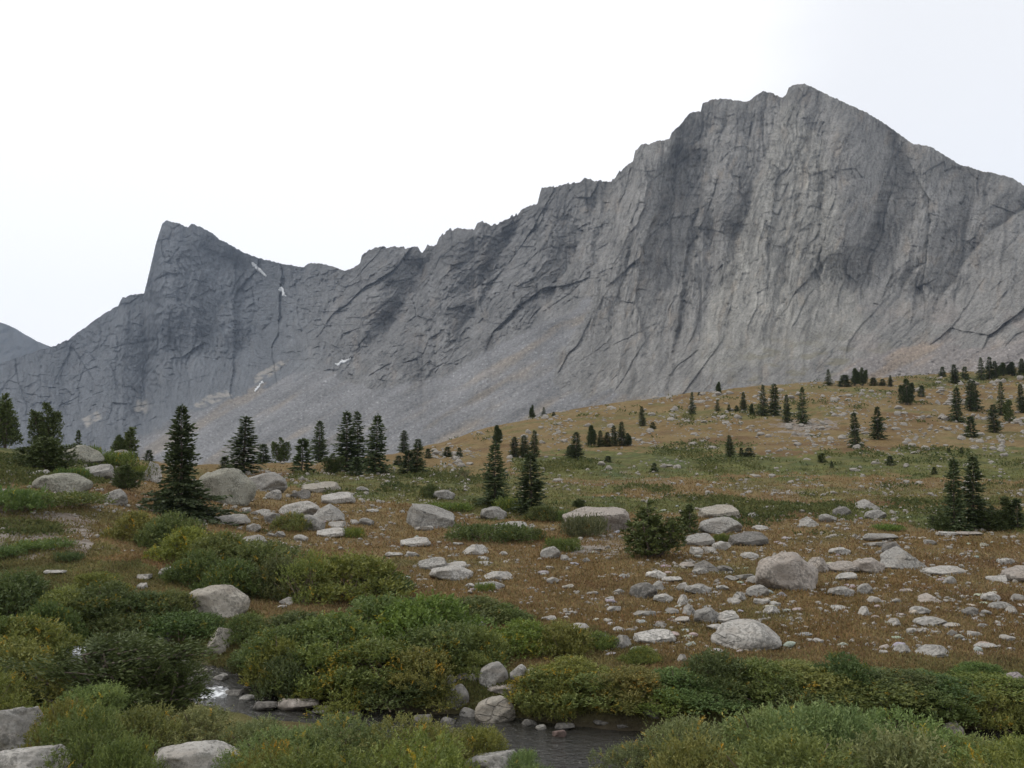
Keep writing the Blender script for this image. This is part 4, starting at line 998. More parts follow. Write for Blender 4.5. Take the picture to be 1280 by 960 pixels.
def put(empty_name, meshes, loc, scale, rz, tint, label, cat, group):
    r = bpy.data.objects.new(empty_name, None); COL.objects.link(r)
    r.location = loc; r.scale = scale; r.rotation_euler = (0, 0, rz); r.empty_display_size = 0.2
    tag(r, label, cat, group)
    if cat == 'tree': r.rotation_euler = (rsx.normal() * 0.025, rsx.normal() * 0.025, rz)
    for nm, me in meshes:
        c = bpy.data.objects.new(nm, me); COL.objects.link(c); c.parent = r
        c.color = tuple(tint) + (1,)
    return r
TINT = {'G': (0.92, 1.0, 0.88), 'YG': (1.30, 1.20, 0.90), 'GG': (1.36, 1.36, 1.40), 'DK': (0.68, 0.74, 0.72), 'OR': (1.14, 1.05, 0.84), 'BR': (1.02, 1.08, 0.74), 'DG': (0.85, 0.80, 0.95)}
NEAR_L = ('leafy willow bush in the unbroken near bank thicket along the bottom of the view', 'near bank willow thicket')
FAR_L = ('dense willow bush in the long thicket lining the far bank of the creek', 'far bank willow thicket')
LEFT_L = ('dark willow bush in the upstream thicket above the dark spruce mat', 'upstream willow thicket')
HEDGE_L = ('rounded green willow bush in the hedge running down from the tall fir', 'willow hedge below the tall fir')
S = [  # column, base row, top row, width, kind, tint, label or (label, group)
 # near bank
 (800, 985, 930, 110, 'near', 'GG', NEAR_L), (862, 1000, 903, 175, 'near', 'GG', NEAR_L), (955, 1000, 890, 200, 'near', 'GG', NEAR_L), (1040, 1010, 874, 190, 'near', 'GG', NEAR_L),
 (1130, 1000, 893, 190, 'near', 'GG', NEAR_L), (1215, 1000, 917, 150, 'near', 'GG', NEAR_L), (1300, 1000, 922, 150, 'near', 'YG', NEAR_L), (890, 1060, 930, 210, 'near', 'YG', NEAR_L),
 (1010, 1070, 918, 260, 'near', 'YG', NEAR_L), (1140, 1070, 925, 250, 'near', 'GG', NEAR_L), (1270, 1070, 935, 220, 'near', 'YG', NEAR_L),
 (350, 985, 905, 140, 'near', 'GG', NEAR_L), (425, 985, 897, 150, 'near', 'GG', NEAR_L), (505, 985, 898, 150, 'near', 'YG', NEAR_L), (585, 975, 908, 120, 'near', 'YG', NEAR_L),
 (655, 985, 938, 80, 'near', 'GG', NEAR_L), (390, 1040, 925, 200, 'near', 'OR', NEAR_L), (530, 1040, 922, 220, 'near', 'YG', NEAR_L),
 (100, 985, 878, 150, 'near', 'OR', NEAR_L), (175, 965, 880, 140, 'near', 'YG', NEAR_L), (245, 955, 880, 140, 'near', 'GG', NEAR_L), (325, 965, 893, 130, 'near', 'GG', NEAR_L),
 (150, 1030, 915, 130, 'near', 'OR', NEAR_L), (335, 1020, 920, 120, 'near', 'YG', NEAR_L), (40, 905, 825, 150, 'near', 'YG', NEAR_L), (-20, 930, 835, 140, 'near', 'YG', NEAR_L), (105, 935, 850, 130, 'near', 'GG', NEAR_L), (75, 960, 868, 110, 'near', 'OR', NEAR_L),
 # upstream
 (10, 862, 800, 120, 'mid', 'YG', LEFT_L), (30, 828, 772, 130, 'mid', 'BR', LEFT_L), (-30, 828, 770, 110, 'mid', 'G', LEFT_L), (15, 775, 718, 120, 'mid', 'DK', LEFT_L), (-50, 780, 720, 120, 'mid', 'DK', LEFT_L), (80, 790, 735, 110, 'mid', 'OR', LEFT_L),
 (130, 790, 730, 120, 'mid', 'DK', LEFT_L), (175, 785, 740, 100, 'mid', 'DK', LEFT_L), (215, 778, 738, 70, 'mid', 'G', LEFT_L), (228, 806, 765, 90, 'mid', 'DK', LEFT_L), (150, 812, 768, 100, 'mid', 'DK', LEFT_L), (55, 815, 755, 90, 'mid', 'DK', LEFT_L),
 (305, 806, 768, 70, 'mid', 'G', LEFT_L), (120, 745, 715, 70, 'mid', 'OR', LEFT_L),
 # hedge
 (170, 678, 640, 90, 'mid', 'YG', HEDGE_L), (215, 692, 643, 80, 'mid', 'G', HEDGE_L), (235, 705, 660, 100, 'mid', 'YG', HEDGE_L), (280, 722, 667, 110, 'mid', 'G', HEDGE_L), (325, 735, 678, 120, 'mid', 'G', HEDGE_L), (290, 748, 700, 90, 'mid', 'DK', HEDGE_L),
 (345, 752, 700, 90, 'mid', 'DK', HEDGE_L), (250, 735, 690, 80, 'mid', 'DK', HEDGE_L),
 (387, 757, 686, 70, 'twiggy', 'YG', 'taller open willow with bare stems showing, at the lower end of the hedge'), (435, 752, 694, 130, 'mid', 'YG', 'broad yellow-green willow at the lower end of the hedge'), (478, 743, 712, 70, 'mid', 'DK', 'dark low willow tapering off the lower end of the hedge'),
 # far bank, centre
 (360, 845, 782, 120, 'mid', 'G', FAR_L), (350, 870, 800, 100, 'mid', 'YG', FAR_L), (420, 835, 768, 140, 'mid', 'G', FAR_L), (480, 800, 745, 130, 'mid', 'G', FAR_L), (535, 815, 747, 150, 'mid', 'BR', FAR_L), (590, 782, 747, 110, 'mid', 'G', FAR_L), (632, 779, 755, 60, 'mid', 'G', FAR_L),
 (560, 838, 780, 130, 'mid', 'G', FAR_L), (470, 878, 800, 130, 'gold', 'OR', FAR_L), (410, 882, 805, 120, 'gold', 'YG', FAR_L), (365, 878, 815, 90, 'mid', 'DK', FAR_L), (525, 880, 812, 100, 'gold', 'YG', FAR_L), (535, 885, 845, 80, 'mid', 'DK', FAR_L), (375, 800, 765, 100, 'mid', 'DK', FAR_L),
 (315, 845, 808, 60, 'mid', 'DK', FAR_L), (600, 832, 785, 80, 'mid', 'YG', FAR_L), (655, 820, 777, 110, 'mid', 'BR', FAR_L), (700, 822, 778, 80, 'mid', 'YG', FAR_L), (748, 812, 790, 46, 'mid', 'BR', 'small bright green willow tuft beside two grey boulders at the meadow edge'), (590, 848, 815, 60, 'mid', 'OR', FAR_L),
 (690, 903, 838, 110, 'gold', 'OR', 'willow bush turning orange, hanging over the creek right of the rock pile'), (742, 905, 842, 110, 'gold', 'OR', FAR_L), (715, 868, 822, 100, 'mid', 'YG', FAR_L), (790, 893, 835, 100, 'mid', 'YG', FAR_L), (800, 832, 808, 50, 'mid', 'YG', FAR_L),
 (850, 890, 838, 110, 'mid', 'G', FAR_L), (895, 870, 815, 110, 'mid', 'DK', FAR_L), (950, 885, 825, 120, 'mid', 'G', FAR_L), (1005, 885, 832, 130, 'mid', 'YG', FAR_L), (1052, 868, 818, 80, 'mid', 'DK', FAR_L), (1100, 895, 840, 140, 'mid', 'DK', FAR_L), (1165, 897, 842, 130, 'mid', 'DK', FAR_L),
 (1235, 890, 850, 110, 'mid', 'YG', FAR_L), (1225, 852, 828, 60, 'mid', 'G', 'lone green willow bush standing in the brown grass left of the purplish boulder'), (1295, 888, 855, 80, 'mid', 'OR', FAR_L), (985, 852, 826, 90, 'mid', 'YG', FAR_L), (900, 890, 850, 110, 'mid', 'DK', FAR_L), (1050, 893, 850, 100, 'mid', 'DK', FAR_L), (1130, 870, 838, 80, 'mid', 'DK', FAR_L),
 (835, 918, 862, 80, 'mid', 'YG', FAR_L), (890, 918, 858, 110, 'mid', 'G', FAR_L), (960, 918, 850, 120, 'mid', 'DK', FAR_L), (1030, 918, 856, 120, 'mid', 'G', FAR_L), (1095, 918, 850, 120, 'mid', 'YG', FAR_L), (1160, 918, 858, 110, 'mid', 'DK', FAR_L), (1225, 918, 862, 90, 'mid', 'YG', FAR_L), (1290, 918, 866, 90, 'mid', 'OR', FAR_L),
 (690, 908, 855, 70, 'mid', 'YG', FAR_L), (770, 908, 858, 80, 'mid', 'OR', FAR_L), (420, 892, 845, 100, 'mid', 'YG', FAR_L), (490, 894, 848, 100, 'mid', 'DK', FAR_L), (545, 895, 858, 70, 'mid', 'YG', FAR_L),
 # single bushes in the meadow
 (612, 679, 655, 100, 'mat', 'DK', 'long flat dark green willow mat in the brown meadow'), (652, 676, 661, 60, 'mat', 'DK', 'right end of the long willow mat, a lower tuft'),
 (732, 672, 645, 58, 'mat', 'DG', 'grey-green bush in front of the long pinkish outcrop'), (704, 690, 672, 40, 'mat', 'BR', 'small green bush leaning on an upright grey boulder'), (366, 664, 641, 46, 'mid', 'YG', 'yellow-green bush in front of the pale square block'),
 (440, 673, 660, 36, 'mat', 'BR', 'low green bush at the right end of a bright white slab'), (538, 623, 605, 28, 'mid', 'DK', 'small dark bush left of a rounded grey boulder, beyond the wedge-shaped boulder'),
 (904, 679, 667, 24, 'mat', 'BR', 'small bright green bush between the stacked boulders'), (1110, 664, 655, 36, 'mat', 'BR', 'low green bush left of the right-hand fir pair'), (464, 708, 697, 26, 'mat', 'BR', 'tiny green tuft alone in the brown grass above the hedge end'),
 (606, 740, 729, 24, 'mat', 'YG', 'tuft of grass-green willow in front of the grey oval boulder'), (680, 652, 632, 50, 'mid', 'DK', 'grey-green bush at the foot of the middle fir pair'), (712, 655, 638, 36, 'mat', 'G', 'green bush between the middle fir pair and the pinkish outcrop'),
 (65, 640, 615, 120, 'mat', 'G', 'wide green bush below the broad grey-green boulder on the left slope'), (5, 645, 610, 100, 'mat', 'G', 'green bush at the left edge of the slope, above the gravel'), (55, 690, 674, 70, 'mat', 'G', 'low green bush under the gravel patch, the larger of two'), (85, 704, 690, 40, 'mat', 'DK', 'low green bush under the gravel patch, the smaller of two'), (0, 700, 682, 60, 'mat', 'G', 'low bush at the left edge below the gravel'),
 (105, 572, 558, 40, 'mat', 'G', 'green bush on the greenish outcrop of the left knoll'), (140, 585, 565, 60, 'mat', 'BR', 'green bush spreading left of the small pine pair'), (178, 600, 582, 40, 'mat', 'BR', 'bright green bush left of the pale rock behind the tall fir'), (640, 640, 622, 50, 'mat', 'BR', 'yellowish bush between the two firs of the middle pair'),
 (578, 600, 586, 34, 'twiggy', 'DG', 'greyish bare bush on the green flat beyond the meadow'), (560, 640, 628, 60, 'mat', 'BR', 'low yellow-green mat by the rounded grey boulder'), (90, 600, 585, 36, 'mat', 'G', 'small bush above the broad grey-green boulder'),
]
rsx = np.random.RandomState(77)
for (px_, b_, t_, w_, kind_, tn, lab) in S:
    X_, Y_, Z_ = at(px_, b_)
    if Y_ < 4.5: continue
    W = w_ * Y_ / F
    Yc = Y_ + 0.30 * W
    X_ *= Yc / Y_
    Zg = float(ground(np.array([X_]), np.array([Yc]), False)[0])
    H = max(float(elev(t_)) * Yc - Zg, 0.22) * (0.84 if kind_ == 'near' and px_ < 420 else 0.93)
    fol, stm, sw, shh = SH[kind_][rsx.randint(len(SH[kind_]))]
    lab_, grp = (lab if isinstance(lab, tuple) else (lab, None))
    jit = rsx.uniform(0.9, 1.1, 3)
    put('willow_shrub', [('foliage', fol), ('stems', stm)], (X_, Yc, Zg - 0.02), (W / sw * 1.12, W / sw * rsx.uniform(0.85, 1.1), H / shh), rsx.uniform(0, 6.28), np.array(TINT[tn]) * jit, lab_, 'shrub', grp)

# ------------------------------------------------------------------ trees
def fir_mesh(seed, H=5.0, Rb=0.95, whorl=0.15, base=0.03, skirt=0.0, gap=0.1, power=0.8):
    rg_ = np.random.RandomState(seed)
    P_, D_, L_, W_, TN = [], [], [], [], []
    z = base * H
    while z < H * 0.985:
        t = z / H
        Rz = Rb * (1 - t) ** power * (0.55 + 0.45 * min(1, t * 6)) + 0.05
        if skirt: Rz += skirt * math.exp(-((t - 0.03) / 0.13) ** 2)
        nb_ = int(6 + 7 * (Rz / Rb))
        a0 = rg_.rand() * 6.28
        lop = 1 + 0.22 * math.sin(z * 2.3 + seed)
        for b in range(nb_):
            if rg_.rand() < gap: continue
            az = a0 + b * 6.283 / nb_ + rg_.normal() * 0.2
            Lb = Rz * rg_.uniform(0.45, 1.22) * (lop if b % 2 else 1)
            up = 0.55 * (t - 0.45) + rg_.normal() * 0.08
            out = np.array([math.cos(az), math.sin(az), 0.0])
            st_ = max(3, int(Lb / 0.085))
            for q in range(st_):
                s = (q + 0.6) / st_
                p = np.array([0, 0, z + rg_.normal() * 0.03]) + out * Lb * s + np.array([0, 0, Lb * (up * s - 0.18 * s * s + 0.16 * s ** 3)])
                fw = unit(out + np.array([0, 0, up - 0.3 * s + 0.4 * s * s]) + rg_.normal(size=3) * 0.12)
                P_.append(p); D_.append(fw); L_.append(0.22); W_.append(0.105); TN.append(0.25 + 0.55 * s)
                if s > 0.2:
                    sv_ = np.array([-out[1], out[0], 0])
                    for sg in (-1, 1):
                        if rg_.rand() < 0.15: continue
                        P_.append(p); D_.append(unit(fw * 0.75 + sg * sv_ * rg_.uniform(0.5, 1.0) + np.array([0, 0, rg_.normal() * 0.18])))
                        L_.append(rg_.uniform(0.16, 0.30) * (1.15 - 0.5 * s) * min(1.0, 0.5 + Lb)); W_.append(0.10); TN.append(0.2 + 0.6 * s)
        z += whorl * rg_.uniform(0.75, 1.3) * (0.65 + 0.5 * (1 - t))
    for q in range(26):                                          # leader
        zz = H * rg_.uniform(0.93, 1.0); P_.append(np.array([0, 0, zz])); D_.append(unit(np.array([rg_.normal() * .5, rg_.normal() * .5, 1.0]))); L_.append(0.16); W_.append(0.05); TN.append(0.6)
    v, f = leaves(np.array(P_), np.array(D_), np.array(L_), np.array(W_), rg_)
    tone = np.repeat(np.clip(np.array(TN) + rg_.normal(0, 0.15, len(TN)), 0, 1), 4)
    yel = np.repeat((rg_.rand(len(TN)) < 0.006) * 0.5, 4)
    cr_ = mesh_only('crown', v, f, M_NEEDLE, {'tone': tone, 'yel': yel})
    WW = float(np.percentile(np.abs(v[:, :2]).max(1), 97.5)) * 2 if not skirt else float(np.percentile(np.abs(v[:, :2]).max(1), 99.3)) * 2
    tv_, tf_ = tube([(0.02 * math.sin(q), 0.02 * math.cos(1.3 * q), -0.25 + (H + 0.1) * q / 9) for q in range(10)], np.linspace(0.016 * H + 0.02, 0.008, 10), 7)
    return cr_, mesh_only('trunk', tv_, tf_, M_BARK, smooth=True), WW, H
def pine_mesh(seed, H=3.0, Wd=2.2, stems=5, tufts=950, col=0.5, needle=0.13):
    rg_ = np.random.RandomState(seed)
    parts, P_, D_, TN = [], [], [], []
    for s in range(stems):
        a = rg_.uniform(0, 6.28); lean = rg_.uniform(0.05, 0.40) * Wd
        h = H * (rg_.uniform(0.6, 0.95) if s else 0.97)
        if s == 0: lean *= 0.15
        tip = np.array([math.cos(a) * lean, math.sin(a) * lean, h])
        base_ = np.array([rg_.normal() * 0.06, rg_.normal() * 0.06, -0.2])
        q = np.linspace(0, 1, 8)[:, None]
        line = base_ * (1 - q) + tip * q + np.array([math.cos(a), math.sin(a), 0]) * (0.16 * lean) * np.sin(q * math.pi)
        parts.append(tube(line, np.linspace(0.05, 0.012, 8) * H / 3, 5))
        for b in range(tufts // stems):
            t = rg_.uniform(0.08, 1.0) ** 0.8
            c = base_ * (1 - t) + tip * t + np.array([math.cos(a), math.sin(a), 0]) * (0.16 * lean) * math.sin(t * math.pi)
            rad = Wd * 0.36 * (1.02 - t) ** 0.6 * rg_.uniform(0.35, 1.0)
            aa_ = rg_.uniform(0, 6.28)
            p = c + np.array([math.cos(aa_) * rad, math.sin(aa_) * rad, rad * rg_.uniform(0.0, 0.55)])
            dd = unit(np.array([math.cos(aa_) * 0.6, math.sin(aa_) * 0.6, 0.75]) + rg_.normal(size=3) * 0.2)
            P_.append(p); D_.append(dd); TN.append(rg_.uniform(0.2, 0.8))
            if b % 9 == 0: parts.append(tube(np.array([c, (c + p) / 2 - np.array([0, 0, .03]), p]), [0.016, 0.01, 0.005], 4))
    P_ = np.array(P_); D_ = np.array(D_); n = len(P_)
    m = 11
    ld = unit(D_[:, None] * 0.8 + 0.75 * unit(rg_.normal(size=(n, m, 3))))
    bp = P_[:, None] + D_[:, None] * rg_.uniform(-0.12, 0.08, (n, m, 1))
    v, f = leaves(bp.reshape(-1, 3), ld.reshape(-1, 3), needle * rg_.uniform(0.7, 1.2, n * m), needle * 0.36, rg_)
    tone = np.repeat(np.clip(np.repeat(np.array(TN), m) + rg_.normal(0, 0.15, n * m), 0, 1), 4)
    cr_ = mesh_only('crown', v, f, M_NEEDLE, {'tone': tone, 'yel': np.zeros(len(tone))})
    v, f = join(parts)
    return cr_, mesh_only('trunk', v, f, M_BARK, smooth=True), float(np.percentile(np.abs(P_[:, :2]).max(1), 96)) * 2 + needle, float(P_[:, 2].max() + needle)
TR = {'fir': [fir_mesh(900, 5, 0.95), fir_mesh(901, 5, 0.85, gap=0.15), fir_mesh(902, 5, 1.05, power=0.7), fir_mesh(903, 5, 0.9, whorl=0.17, gap=0.2), fir_mesh(904, 5, 0.8, power=0.6)],
      'big': [fir_mesh(910, 5.4, 1.1, whorl=0.12, skirt=1.9, power=0.75, gap=0.08)],
      'skirt': [fir_mesh(911, 4.5, 0.85, skirt=0.45, power=0.75), fir_mesh(912, 4.5, 0.9, skirt=0.3, gap=0.16, power=0.7)],
      'sapling': [fir_mesh(913, 2.0, 0.55, whorl=0.13, gap=0.1), fir_mesh(914, 2.0, 0.7, whorl=0.13, gap=0.1)],
      'pine': [pine_mesh(920), pine_mesh(921, 3.2, 2.0, 4), pine_mesh(922, 2.8, 2.4, 6)],
      'pole': [pine_mesh(923, 4.0, 1.5, 3, 800, needle=0.15), pine_mesh(924, 4.0, 1.7, 4, 900, needle=0.15)],
      'open': [pine_mesh(926, 3.0, 2.3, 9, 520, needle=0.17)],
      'thin': [pine_mesh(925, 2.2, 1.2, 2, 240, needle=0.14)]}
# the dark spruce mat by the creek: layered low branches
def mat_mesh(seed):
    rg_ = np.random.RandomState(seed)
    P_, D_, L_, TN = [], [], [], []
    parts = []
    for s in range(64):
        a = rg_.uniform(0, 6.28); c0 = np.array([rg_.normal() * 0.45, rg_.normal() * 0.25, rg_.uniform(0.05, 0.75)])
        Lb = rg_.uniform(0.5, 1.15) * (1.15 - 0.55 * c0[2])
        out = np.array([math.cos(a), math.sin(a) * 0.7, 0.0])
        line = np.array([c0 * np.array([.4, .4, .3]), c0, c0 + out * Lb * 0.6 + np.array([0, 0, 0.07]), c0 + out * Lb + np.array([0, 0, 0.10])])
        parts.append(tube(line, [0.03, 0.018, 0.01, 0.004], 4))
        for q in range(16):
            s_ = (q + 1) / 16
            p = c0 + out * Lb * s_ + np.array([0, 0, 0.10 * math.sin(s_ * 1.6)])
            sv_ = np.array([-out[1], out[0], 0])
            for j in range(16):
                sg = rg_.choice([-1, 1])
                P_.append(p + rg_.normal(size=3) * 0.05); D_.append(unit(out * 0.8 + sg * sv_ * rg_.uniform(0.1, 1.0) + np.array([0, 0, rg_.uniform(-0.1, 0.45)]))); L_.append(rg_.uniform(0.06, 0.13)); TN.append(0.25 + 0.5 * s_)
    v, f = leaves(np.array(P_), np.array(D_), np.array(L_), 0.020, rg_)
    tone = np.repeat(np.clip(np.array(TN) + rg_.normal(0, 0.15, len(TN)), 0, 1), 4)
    cr_ = mesh_only('crown', v, f, M_NEEDLE, {'tone': tone, 'yel': np.zeros(len(tone))})
    v, f = join(parts)
    return cr_, mesh_only('trunk', v, f, M_BARK), 2.9, 1.0
TR['mat'] = [mat_mesh(930), mat_mesh(931)]
T = [  # column, top row, base row, width, kind, label
 (226, 507, 643, 128, 'big', 'tallest lone fir with a wide dark skirt of low branches, on the left slope'),
 (8, 491, 549, 46, 'pine', 'dense dark pine at the left edge, on the crest of the knoll'), (57, 502, 552, 40, 'pine', 'dark round-topped pine on the knoll crest, right of the one at the edge'),
 (55, 545, 588, 62, 'pine', 'lower scrubby pine just below the two crest pines'), (97, 539, 551, 9, 'sapling', 'tiny fir tip on the knoll crest beside the round-topped pine'),
 (162, 533, 574, 22, 'thin', 'sparse small pine, taller of a pair on the knoll'), (148, 543, 570, 20, 'pine', 'shorter bushy pine of a pair on the knoll'), (158, 580, 612, 32, 'pine', 'bushy little pine left of the tall lone fir, above a rough grey block'),
 (186, 563, 574, 12, 'sapling', 'tiny shrubby fir between the small pine pair and the tall lone fir'),
 (303, 521, 591, 34, 'fir', 'slim fir standing right behind the huge greenish boulder'), (281, 571, 587, 15, 'sapling', 'little fir at the left foot of the slim fir'), (329, 556, 579, 17, 'sapling', 'small fir between the slim fir and a leaning pine'),
 (353, 546, 573, 22, 'pine', 'round leaning pine behind a pale boulder on the crest'), (377, 549, 592, 25, 'sapling', 'pale-tipped young fir in front of the narrow spire fir'), (399, 526, 578, 19, 'fir', 'narrow spire fir left of the dense fir cluster'),
 (433, 514, 588, 28, 'fir', 'left tree of the dense fir cluster'), (447, 515, 588, 26, 'fir', 'middle tree of the dense fir cluster, touching the left one'), (469, 518, 591, 31, 'skirt', 'right, separate tree of the dense fir cluster, with a visible pale trunk'),
 (416, 566, 592, 26, 'pine', 'low bushy pine at the left foot of the dense fir cluster'), (445, 572, 594, 18, 'sapling', 'small fir under the middle of the dense fir cluster'),
 (505, 538, 566, 12, 'fir', 'small fir alone on the slope just right of the dense fir cluster'), (521, 549, 594, 17, 'fir', 'taller fir of a leaning pair right of the dense cluster'), (510, 564, 592, 20, 'sapling', 'shorter fir of a leaning pair right of the dense cluster'),
 (498, 570, 581, 12, 'sapling', 'tiny bush-like fir behind the leaning pair'), (535, 561, 573, 9, 'sapling', 'left one of a few tiny firs near a grey boulder on the open slope'), (559, 559, 571, 11, 'sapling', 'middle one of a few tiny firs near a grey boulder on the open slope'), (574, 560, 571, 8, 'sapling', 'right one of a few tiny firs near a grey boulder on the open slope'),
 (620, 531, 556, 12, 'pole', 'small dark pine directly behind the tip of the left middle fir'), (618, 553, 632, 36, 'skirt', 'left fir of the middle pair, open and tapering'), (664, 566, 642, 42, 'skirt', 'right fir of the middle pair, broad and dark'),
 (643, 546, 571, 12, 'fir', 'left tree of the small row behind the middle fir pair'), (655, 544, 571, 14, 'fir', 'middle tree of the small row behind the middle fir pair'), (668, 538, 571, 12, 'fir', 'right and tallest tree of the small row behind the middle fir pair'),
 (720, 540, 575, 17, 'fir', 'solid dark fir right of the small row, above a flat boulder'), (712, 557, 574, 12, 'sapling', 'low shrubby fir hugging the left of the solid dark fir'),
 (738, 531, 558, 13, 'pole', 'left and roundest tree of the wind-trimmed clump with bare stems'), (750, 538, 558, 9, 'fir', 'second tree from the left in the wind-trimmed clump'), (759, 540, 558, 11, 'fir', 'short middle tree of the wind-trimmed clump'), (768, 532, 557, 9, 'fir', 'second tree from the right in the wind-trimmed clump'), (777, 527, 557, 11, 'fir', 'tallest tree, near the right end of the wind-trimmed clump'), (785, 541, 557, 11, 'pole', 'lowest tree at the right end of the wind-trimmed clump'),
 (760, 570, 578, 11, 'sapling', 'tiny dark fir in the upper edge of the green band'), (818, 579, 590, 9, 'sapling', 'tiny fir in the middle of the green band beside a pale stone'),
 (666, 506, 523, 9, 'pole', 'largest of three little trees on the skyline against the scree'), (680, 509, 521, 6, 'fir', 'thin middle one of three little trees on the skyline against the scree'), (692, 515, 520, 5, 'sapling', 'smallest of three little trees on the skyline against the scree'),
 (803, 508, 533, 8, 'fir', 'single thin fir on the open hillside left of a tiny one'), (816, 528, 536, 8, 'sapling', 'tiny fir right of the single thin fir on the open hillside'), (865, 490, 518, 9, 'fir', 'single spire fir by a grey boulder high on the hillside'), (874, 490, 494, 4, 'sapling', 'speck of a fir on the skyline just right of the spire fir'),
 (899, 477, 492, 7, 'pole', 'lone round pine on the skyline left of the dense hill cluster'), (897, 500, 514, 7, 'fir', 'small fir below the lone skyline pine'), (911, 506, 514, 5, 'sapling', 'very small fir between two slim hill firs'), (921, 507, 514, 6, 'sapling', 'small shrub-like fir at the left foot of a slim hill fir'), (929, 490, 513, 8, 'fir', 'slim fir left of the dense hill cluster'), (941, 504, 519, 8, 'pole', 'short rounded tree touching the left side of the dense hill cluster'),
 (954, 481, 520, 12, 'fir', 'left tree of the dense hill cluster'), (968, 480, 520, 13, 'fir', 'right tree of the dense hill cluster'), (984, 493, 528, 10, 'fir', 'thin fir between the dense hill cluster and a broader fir'), (1003, 484, 530, 14, 'fir', 'broader fir right of the dense hill cluster, above a pale rubble patch'),
 (913, 544, 571, 11, 'fir', 'lone fir low on the hillside below the dense hill cluster'), (927, 560, 571, 7, 'sapling', 'tiny bare-topped fir right of the lone low hillside fir'), (936, 560, 571, 14, 'sapling', 'low bushy fir right of the lone low hillside fir'),
 (1036, 462, 482, 9, 'fir', 'small skyline fir left of the round twin pines'), (1056, 469, 483, 16, 'sapling', 'wide low skyline fir left of the round twin pines'), (1068, 460, 482, 11, 'pole', 'left one of the round twin pines on the skyline'), (1078, 459, 482, 11, 'pole', 'right one of the round twin pines on the skyline'), (1092, 472, 482, 10, 'sapling', 'thin grey-green fir right of the round twin pines'), (1103, 474, 482, 8, 'sapling', 'low rounded fir on the skyline further right of the twin pines'), (1113, 469, 483, 6, 'fir', 'slim fir on the skyline above a round pine'),
 (1133, 473, 506, 18, 'pole', 'round-topped pine just below the skyline'), (1152, 482, 496, 9, 'sapling', 'small cone-shaped fir right of the round-topped pine'), (1070, 515, 560, 18, 'skirt', 'left fir of a well-spaced pair on the right hillside'), (1097, 508, 549, 16, 'fir', 'right fir of a well-spaced pair on the right hillside'),
 (1178, 459, 471, 8, 'sapling', 'little fir on the right skyline, first of a row'), (1194, 455, 479, 11, 'fir', 'pointed fir on the right skyline, second of a row'), (1206, 459, 474, 9, 'sapling', 'low fir on the right skyline, third of a row'), (1227, 447, 475, 10, 'fir', 'tall fir on the right skyline, fourth of a row'), (1237, 446, 473, 10, 'fir', 'tall fir on the right skyline, fifth of a row'), (1245, 451, 472, 8, 'fir', 'thin fir on the right skyline, sixth of a row'), (1255, 453, 470, 12, 'pole', 'bushy pine on the right skyline, seventh of a row'), (1266, 452, 470, 12, 'pole', 'bushy pine on the right skyline, eighth of a row'), (1278, 448, 468, 10, 'fir', 'fir on the right skyline cut by the edge of the view'),
 (1196, 484, 527, 19, 'skirt', 'broad fir left of a close pair on the right hillside'), (1213, 475, 514, 12, 'fir', 'left fir of a close tall pair on the right hillside'), (1220, 475, 513, 12, 'fir', 'right fir of a close tall pair on the right hillside'), (1214, 521, 547, 15, 'sapling', 'short fir standing below the close tall pair'),
 (1252, 477, 519, 12, 'fir', 'open fir right of the close tall pair'), (1243, 506, 541, 14, 'fir', 'cone-shaped fir below the open fir on the right hillside'), (1262, 499, 528, 13, 'thin', 'sparse tree with a visible trunk right of the open fir'), (1278, 480, 516, 11, 'fir', 'fir at the right edge of the view below the skyline row'),
 (1193, 573, 664, 36, 'skirt', 'left fir of the big pair at the right, widest at its foot'), (1217, 571, 663, 28, 'fir', 'right fir of the big pair at the right, slimmer'), (1238, 632, 663, 40, 'pine', 'low bushy pine at the right foot of the big fir pair'), (1175, 640, 664, 26, 'pine', 'low bushy growth at the left foot of the big fir pair'), (1258, 620, 661, 19, 'thin', 'left one of two sparse young firs right of the big pair'), (1272, 624, 661, 18, 'sapling', 'right one of two young firs right of the big pair'),
 (818, 624, 696, 70, 'open', 'bushy many-stemmed pine alone in the middle of the meadow'), (864, 629, 668, 24, 'thin', 'sparse little pine by the stacked boulders'), (722, 623, 634, 18, 'pine', 'low dark pine above the long pinkish outcrop'),
 (1113, 570, 582, 11, 'sapling', 'tiny fir at the upper edge of the right green band'), (1028, 566, 578, 10, 'thin', 'tiny sparse fir above the middle of the green band'), (1040, 577, 585, 5, 'sapling', 'speck of a fir in the green band right of the tiny sparse one'), (1168, 584, 593, 8, 'sapling', 'tiny fir inside the right green band'), (1186, 560, 566, 5, 'sapling', 'speck of a fir left of another speck, above the right green band'), (1202, 560, 567, 5, 'sapling', 'speck of a fir right of another speck, above the right green band'),
 (150, 783, 890, 215, 'mat', 'sprawling dark spruce mat on the creek bank, the larger of two'), (205, 812, 888, 110, 'mat', 'sprawling dark spruce mat on the creek bank, the smaller one nearest the water'),
]
rsx = np.random.RandomState(78)
